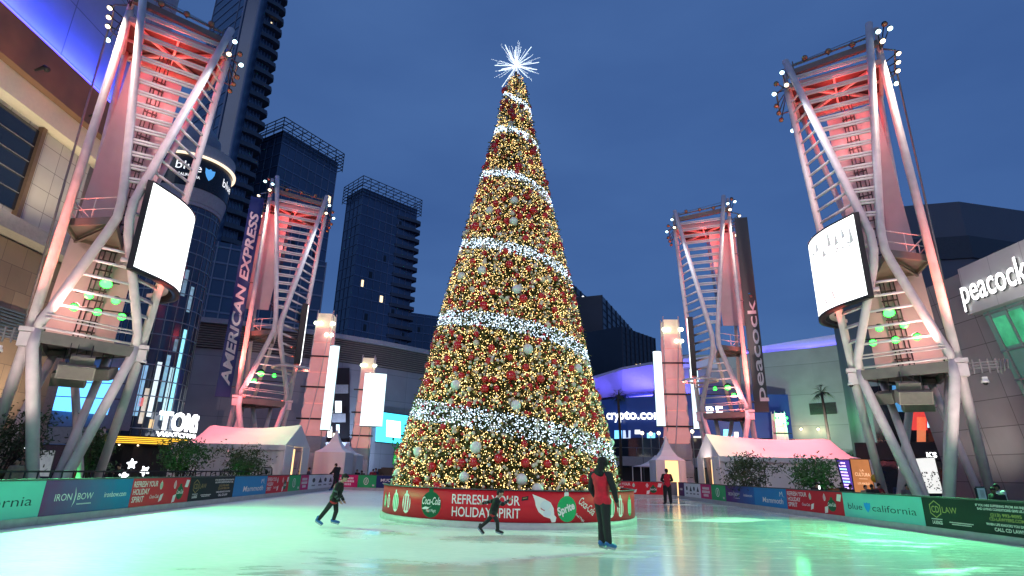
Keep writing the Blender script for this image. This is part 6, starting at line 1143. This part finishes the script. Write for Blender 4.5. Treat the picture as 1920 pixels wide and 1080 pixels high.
ph_ = at(1536, 914, 25.45); o = thing('phone', 'small lit phone held up by the spectator in black', 'phone', ph_); m = MB(); m.box(ph_, (.09, .012, .16)); m.build('case', BLACK, o); m = MB(); m.box(ph_-Vector((0, .008, 0)), (.08, .003, .14)); m.build('display', SCR, o)
# ================================================================ SMALL THINGS
STAR = mat('star light', (1, 1, 1), .5, emit=(.9, .95, 1), es=2.5, sample=False, var=0)
for px, py, Y, rr, tl, lb in ((247, 870, 25.5, .21, .1, 'upright white light star on a post behind the left boards'), (271, 883, 24.8, .20, .5, 'tilted white light star on a post behind the left boards'), (232, 893, 24.0, .20, .0, 'lowest white light star, half hidden by the left boards')):
    c = at(px, py, Y); o = thing('light_star', lb, 'light star', c, 'light stars behind the left boards'); m = MB(); pts = []
    for k in range(10): a = tl+R(90+36*k); r_ = rr if k % 2 == 0 else rr*.42; pts.append(c+Vector((r_*math.cos(a), 0, r_*math.sin(a))))
    for k in range(10): m.tube([pts[k], pts[(k+1) % 10]], .022, 5)
    for k in range(5): m.tube([c, pts[2*k]], .018, 5)
    m.build('star', STAR, o); m = MB(); m.tube([(c.x, c.y+.04, 0), (c.x, c.y+.04, c.z)], .025, 6); m.build('post', DARK, o)
for px, y0, y1, Y, lb in ((165, 818, 848, 26.5, 'upper cluster of white string lights in the thin green tree'), (158, 853, 870, 26.3, 'lower cluster of white string lights in the thin green tree'), (20, 815, 852, 22.5, 'tangle of white string lights in the tree at the left edge')):
    a, b_ = at(px, y0, Y), at(px, y1, Y); m = MB()
    for k in range(26): m.sphere((a.x+random.gauss(0, .08 if px > 100 else .45), Y-.9+random.gauss(0, .05), random.uniform(b_.z, a.z)), .022, 6, 4)
    tag(m.build('string_lights', STAR), lb, 'string lights', 'string lights on the left trees')
# railing and dark hedge behind the left boards
for nm, p, q, lb in (('railing', (-12.6, 13.5), (-13.4, 34), 'black post and rail fence behind the left boards'),):
    o = thing('railing', lb, 'railing', (p[0], p[1], 0)); p = Vector((*p, 0)); q = Vector((*q, 0)); m = MB(); n_ = 44
    for i in range(n_+1): c = p+(q-p)*i/n_; m.bar(c, c+Vector((0, 0, 1.25)), .03, .03)
    m.build('baluster', DARK, o); m = MB()
    for z in (.3, 1.22): m.bar(p+Vector((0, 0, z)), q+Vector((0, 0, z)), .05, .05)
    m.build('rail', DARK, o)
def sign(name, lb, cat, quad_px, Y, face, art_fn=None, th=.06, legs=True, group=None):
    q = [at(x, y, Y) for x, y in quad_px]; o = thing(name, lb, cat, ((q[0].x+q[1].x)/2, Y, 0), group); m = MB(); m.slab(q, (0, th, 0)); f = m.build('panel', face, o); w_ = q[1].x-q[0].x; h_ = q[3].z-q[0].z
    m = MB(); u_ = (q[1]-q[0]).normalized(); v_ = (q[3]-q[0]).normalized()
    for a, b_ in ((q[0], q[1]), (q[1], q[2]), (q[2], q[3]), (q[3], q[0])): m.bar(a+Vector((0, th/2, 0)), b_+Vector((0, th/2, 0)), .05, th+.03)
    m.build('frame', DARK, o)
    if legs:
        m = MB()
        for c in (q[0], q[1]): m.bar((c.x, Y+th/2, 0), (c.x, Y+th/2, c.z), .05, .05)
        m.build('leg', DARK, o)
    if art_fn: m = MB(); mats_ = art_fn(m, lambda x, y: q[0]+(q[1]-q[0])*x+(q[3]-q[0])*y+Vector((0, -.006, 0)), w_, h_); m.build('print', mats_, o)
    return o
def T_(m, fn, s, cx, y, w_, h, mi=0, **k): m.text(s, lambda a, b_: fn(cx+a, y+b_), w_, h, mi=mi, **k)
PURP = mat('purple poster', (.06, .03, .28), .5, emit=(.10, .05, .45), es=.45, var=.5, vs_=1.5); ORNG = mat('copper poster', (.55, .22, .08), .5, emit=(.75, .27, .09), es=.35, var=.35, vs_=.8); GOLDL = mat('poster gold', (.9, .65, .4), .5, emit=(1, .65, .38), es=.6, var=0); LILAC = mat('poster lilac', (.8, .6, 1), .5, emit=(.8, .55, 1), es=1.2, var=0); PALEB = mat('poster pale blue', (.4, .8, 1), .5, emit=(.4, .8, 1), es=1.2, var=0)
def a_pur(m, fn, w_, h_):
    for k in range(9):
        y = .90-.095*k; n_ = 5+k % 3
        for j in range(n_):
            x = .08+.84*j/n_; m.add([fn(x, y), fn(x+.6/n_, y), fn(x+.6/n_, y+.05), fn(x, y+.05)], [(0, 1, 2, 3)], 1 if k in (2, 6) else 0)
    return [LILAC, PALEB]
sign('lit_poster', 'purple lit poster column left of the copper poster behind the right boards', 'poster', ((1586, 925), (1602, 926), (1592, 863), (1569, 863)), 33.0, PURP, a_pur)
def a_cul(m, fn, w_, h_): T_(m, fn, 'CULTURA', .5, .52, .74, .10); m.add([fn(.3, .44), fn(.72, .44), fn(.72, .45), fn(.3, .45)], [(0, 1, 2, 3)]); T_(m, fn, 'LOS ANGELES', .5, .28, .6, .06); T_(m, fn, 'LA', .5, .66, .2, .06); return [GOLDL]
sign('lit_poster', 'copper orange lit poster with gold letters behind the right boards', 'poster', ((1604, 926), (1642, 928), (1628, 862), (1594, 861)), 32.8, ORNG, a_cul)
PALEP = mat('pale lit poster', (.7, .7, .68), .5, emit=(.85, .85, .80), es=.55, var=.35, vs_=1.2); INKG = mat('poster grey', (.16, .17, .17), .6, var=.4, vs_=3); GOLDF = mat('poster brass', (.42, .30, .08), .4, .5, var=.3)
def a_tro(m, fn, w_, h_):
    m.add([fn(x, y) for x, y in ((0, 0), (.52, 0), (.48, .95), (.03, 1))], [(0, 1, 2, 3)], 0)
    for r_, y in ((.10, .12), (.05, .2), (.06, .3), (.10, .45), (.07, .55), (.05, .62)): put(m, [(.24-r_, y-.05), (.24+r_, y-.05), (.24+r_*.8, y+.06), (.24-r_*.8, y+.06)], lambda x, y_: fn(x, y_)+Vector((0, -.004, 0)), 1)
    random.seed(5)
    for k in range(60): x = random.uniform(.55, .97); y = random.uniform(.05, .62); m.add([fn(x, y), fn(x+.02, y+.01), fn(x+.014, y+.05), fn(x-.01, y+.03)], [(0, 1, 2, 3)], 0)
    return [INKG, GOLDF]
sign('lit_poster', 'large pale lit poster with a brass trophy picture between the right tower legs', 'poster', ((1692, 925), (1768, 925), (1752, 858), (1682, 862)), 32.0, PALEP, a_tro)
CRIM = mat('crimson sign', (.45, .01, .05), .5, emit=(.5, .01, .05), es=.3, var=.05)
def a_live(m, fn, w_, h_): m.add([fn(.42, .05), fn(.86, .05), fn(.9, .72), fn(.46, .72)], [(0, 1, 2, 3)], 0); m.text('LIVE', lambda x, y: fn(.80-y, .14+x)+Vector((0, -.004, 0)), .52, .28, bold=.03, mi=1, center=False); return [NAVY, WHT]
sign('event_sign', 'tall crimson sign with navy vertical lettering beside the far left tents', 'sign', ((630, 896), (648, 896), (652, 861), (634, 861)), 49.5, CRIM, a_live, th=.4, legs=False)
def a_sq(m, fn, w_, h_): put(m, ellipse((.5, .55), .2, .25, 14), fn, 0); T_(m, fn, 'INFO', .5, .1, .4, .12); return [INK]
def a_em(m, fn, w_, h_): put(m, ellipse((.5, .55), .17, .28, 14), fn, 0); m.add([fn(.35, .12), fn(.65, .12), fn(.65, .16), fn(.35, .16)], [(0, 1, 2, 3)]); return [INK]
sign('notice_board', 'small white notice board in front of the left tent', 'sign', ((490, 895), (508, 895), (509, 878), (491, 877)), 32.5, PAPER, a_em)
def a_nt(m, fn, w_, h_):
    for k in range(6): m.add([fn(.3, .2+.11*k), fn(.8, .2+.11*k), fn(.8, .24+.11*k), fn(.3, .24+.11*k)], [(0, 1, 2, 3)])
    return [INKG]
sign('notice_board', 'white notice sheet on a stand at the rightmost tower leg', 'sign', ((1836, 936), (1851, 937), (1846, 915), (1831, 915)), 19.9, PAPER, a_nt)
sign('notice_board', 'tiny white notice at the far left corner beside the man in the puffer jacket', 'sign', ((601, 893), (609, 893), (610, 881), (602, 881)), 44.6, PAPER, a_em)
# statue of a player on a plinth, lit green, left of the tree
c = at(740, 885, 58); o = thing('statue', 'green lit bronze statue of a figure on a dark plinth, left of the tree', 'statue', (c.x, 58, 0)); m = MB(); m.box((c.x, 58, .75), (3.0, 1.6, 1.5)); m.box((c.x, 58, 1.56), (2.4, 1.3, .12)); m.build('plinth', DARK, o)
m = MB(); b0 = Vector((c.x, 58, 1.9)); 
for p, q, a, b_ in (((-.1, 0, .9), (0, 0, 1.5), .17, .2), ((0, 0, 1.5), (.03, 0, 1.85), .1, .08), ((-.2, 0, .05), (-.22, 0, .5), .09, .1), ((-.22, 0, .5), (-.1, 0, .9), .1, .14), ((.35, 0, .15), (.2, 0, .5), .08, .1), ((.2, 0, .5), (-.05, 0, .9), .1, .14), ((.15, 0, 1.5), (.45, 0, 1.2), .07, .06), ((-.15, 0, 1.5), (-.45, 0, 1.8), .07, .06), ((-.45, 0, 1.8), (-.4, 0, 2.25), .06, .05)): capsule(m, b0+Vector(p), b0+Vector(q), a, b_)
m.sphere(b0+Vector((.05, 0, 2.02)), .15, 10, 8); m.sphere(b0+Vector((-.4, 0, 2.42)), .14, 10, 8)
BRZ = mat('green bronze', (.05, .22, .10), .5, .4); OFF[o.name] = (0, 0, 0); f = melt(m, 'figure', BRZ, o, .05); f.location = (-c.x, -58, 0); lamp('SPOT', (c.x+1, 56, 1.6), (c.x, 58, 3), 260, (.1, 1, .25), 60, .8, .1)
# open umbrella, parasol and lamp posts in the dark forecourt
c = at(1640, 897, 27.5); o = thing('balloon', 'single yellow balloon above the spectators by the copper poster', 'balloon', c); m = MB(); m.sphere(c, (.16, .16, .19), 14, 10); m.build('skin', mat('yellow balloon', (.75, .45, .03), .35), o); m = MB(); m.tube([c-Vector((0, 0, .18)), c-Vector((.03, 0, .8))], .006, 4); m.build('string', WHITE, o)
for px, py, Y in ((1204, 812, 72), (1235, 812, 72), (1220, 813, 74), (1298, 809, 72)):
    c = at(px, py, Y); o = thing('lamp_post', 'slim lamp post with a single globe on the arena terrace', 'lamp post', (c.x, Y, 0), 'lamp posts on the arena terrace'); m = MB(); m.tube([(c.x, Y, 0), (c.x, Y, c.z-.2)], .06, 6); m.build('post', GREYM, o); m = MB(); m.sphere(c, .22, 10, 8); m.build('globe', WARML, o)
for px, Y, lb in ((1432, 33.0, 'bare slim post with small lamps between the two right shrubs'),):
    c = at(px, 872, Y); o = thing('lamp_post', lb, 'lamp post', (c.x, Y, 0)); m = MB(); m.tube([(c.x, Y, 0), (c.x, Y, c.z)], .025, 6)
    for a in (-1, 1): m.tube([(c.x, Y, c.z-.3), (c.x+.14*a, Y, c.z)], .02, 5); m.tube([(c.x, Y, c.z-.5), (c.x-.14*a, Y, c.z-.8)], .02, 5)
    m.build('post', DARK, o)
for k in range(8):
    px = (1493, 1503, 1519, 1531, 1545, 1557, 1585, 1603)[k]; c = at(px, 838, 72.0); o = MB(); o.sphere((c.x, 72.0, 4.25), (.55, .35, .42), 10, 7); o.box((c.x, 72.0, 3.92), (1.2, .5, .34)); tag(o.build('terrace_planter', mat('dark planter', (.02, .03, .02), .8)), 'dark rounded planter standing along the arena terrace rail', 'planter', 'planters along the arena terrace')

# floodlights of the two towers that stand behind the camera
for x_ in (-15, 15): lamp('SPOT', (x_, -6, 17), (x_*.1, 19, 3.0), 4200, (1, .93, .86), 52, 1, .3)
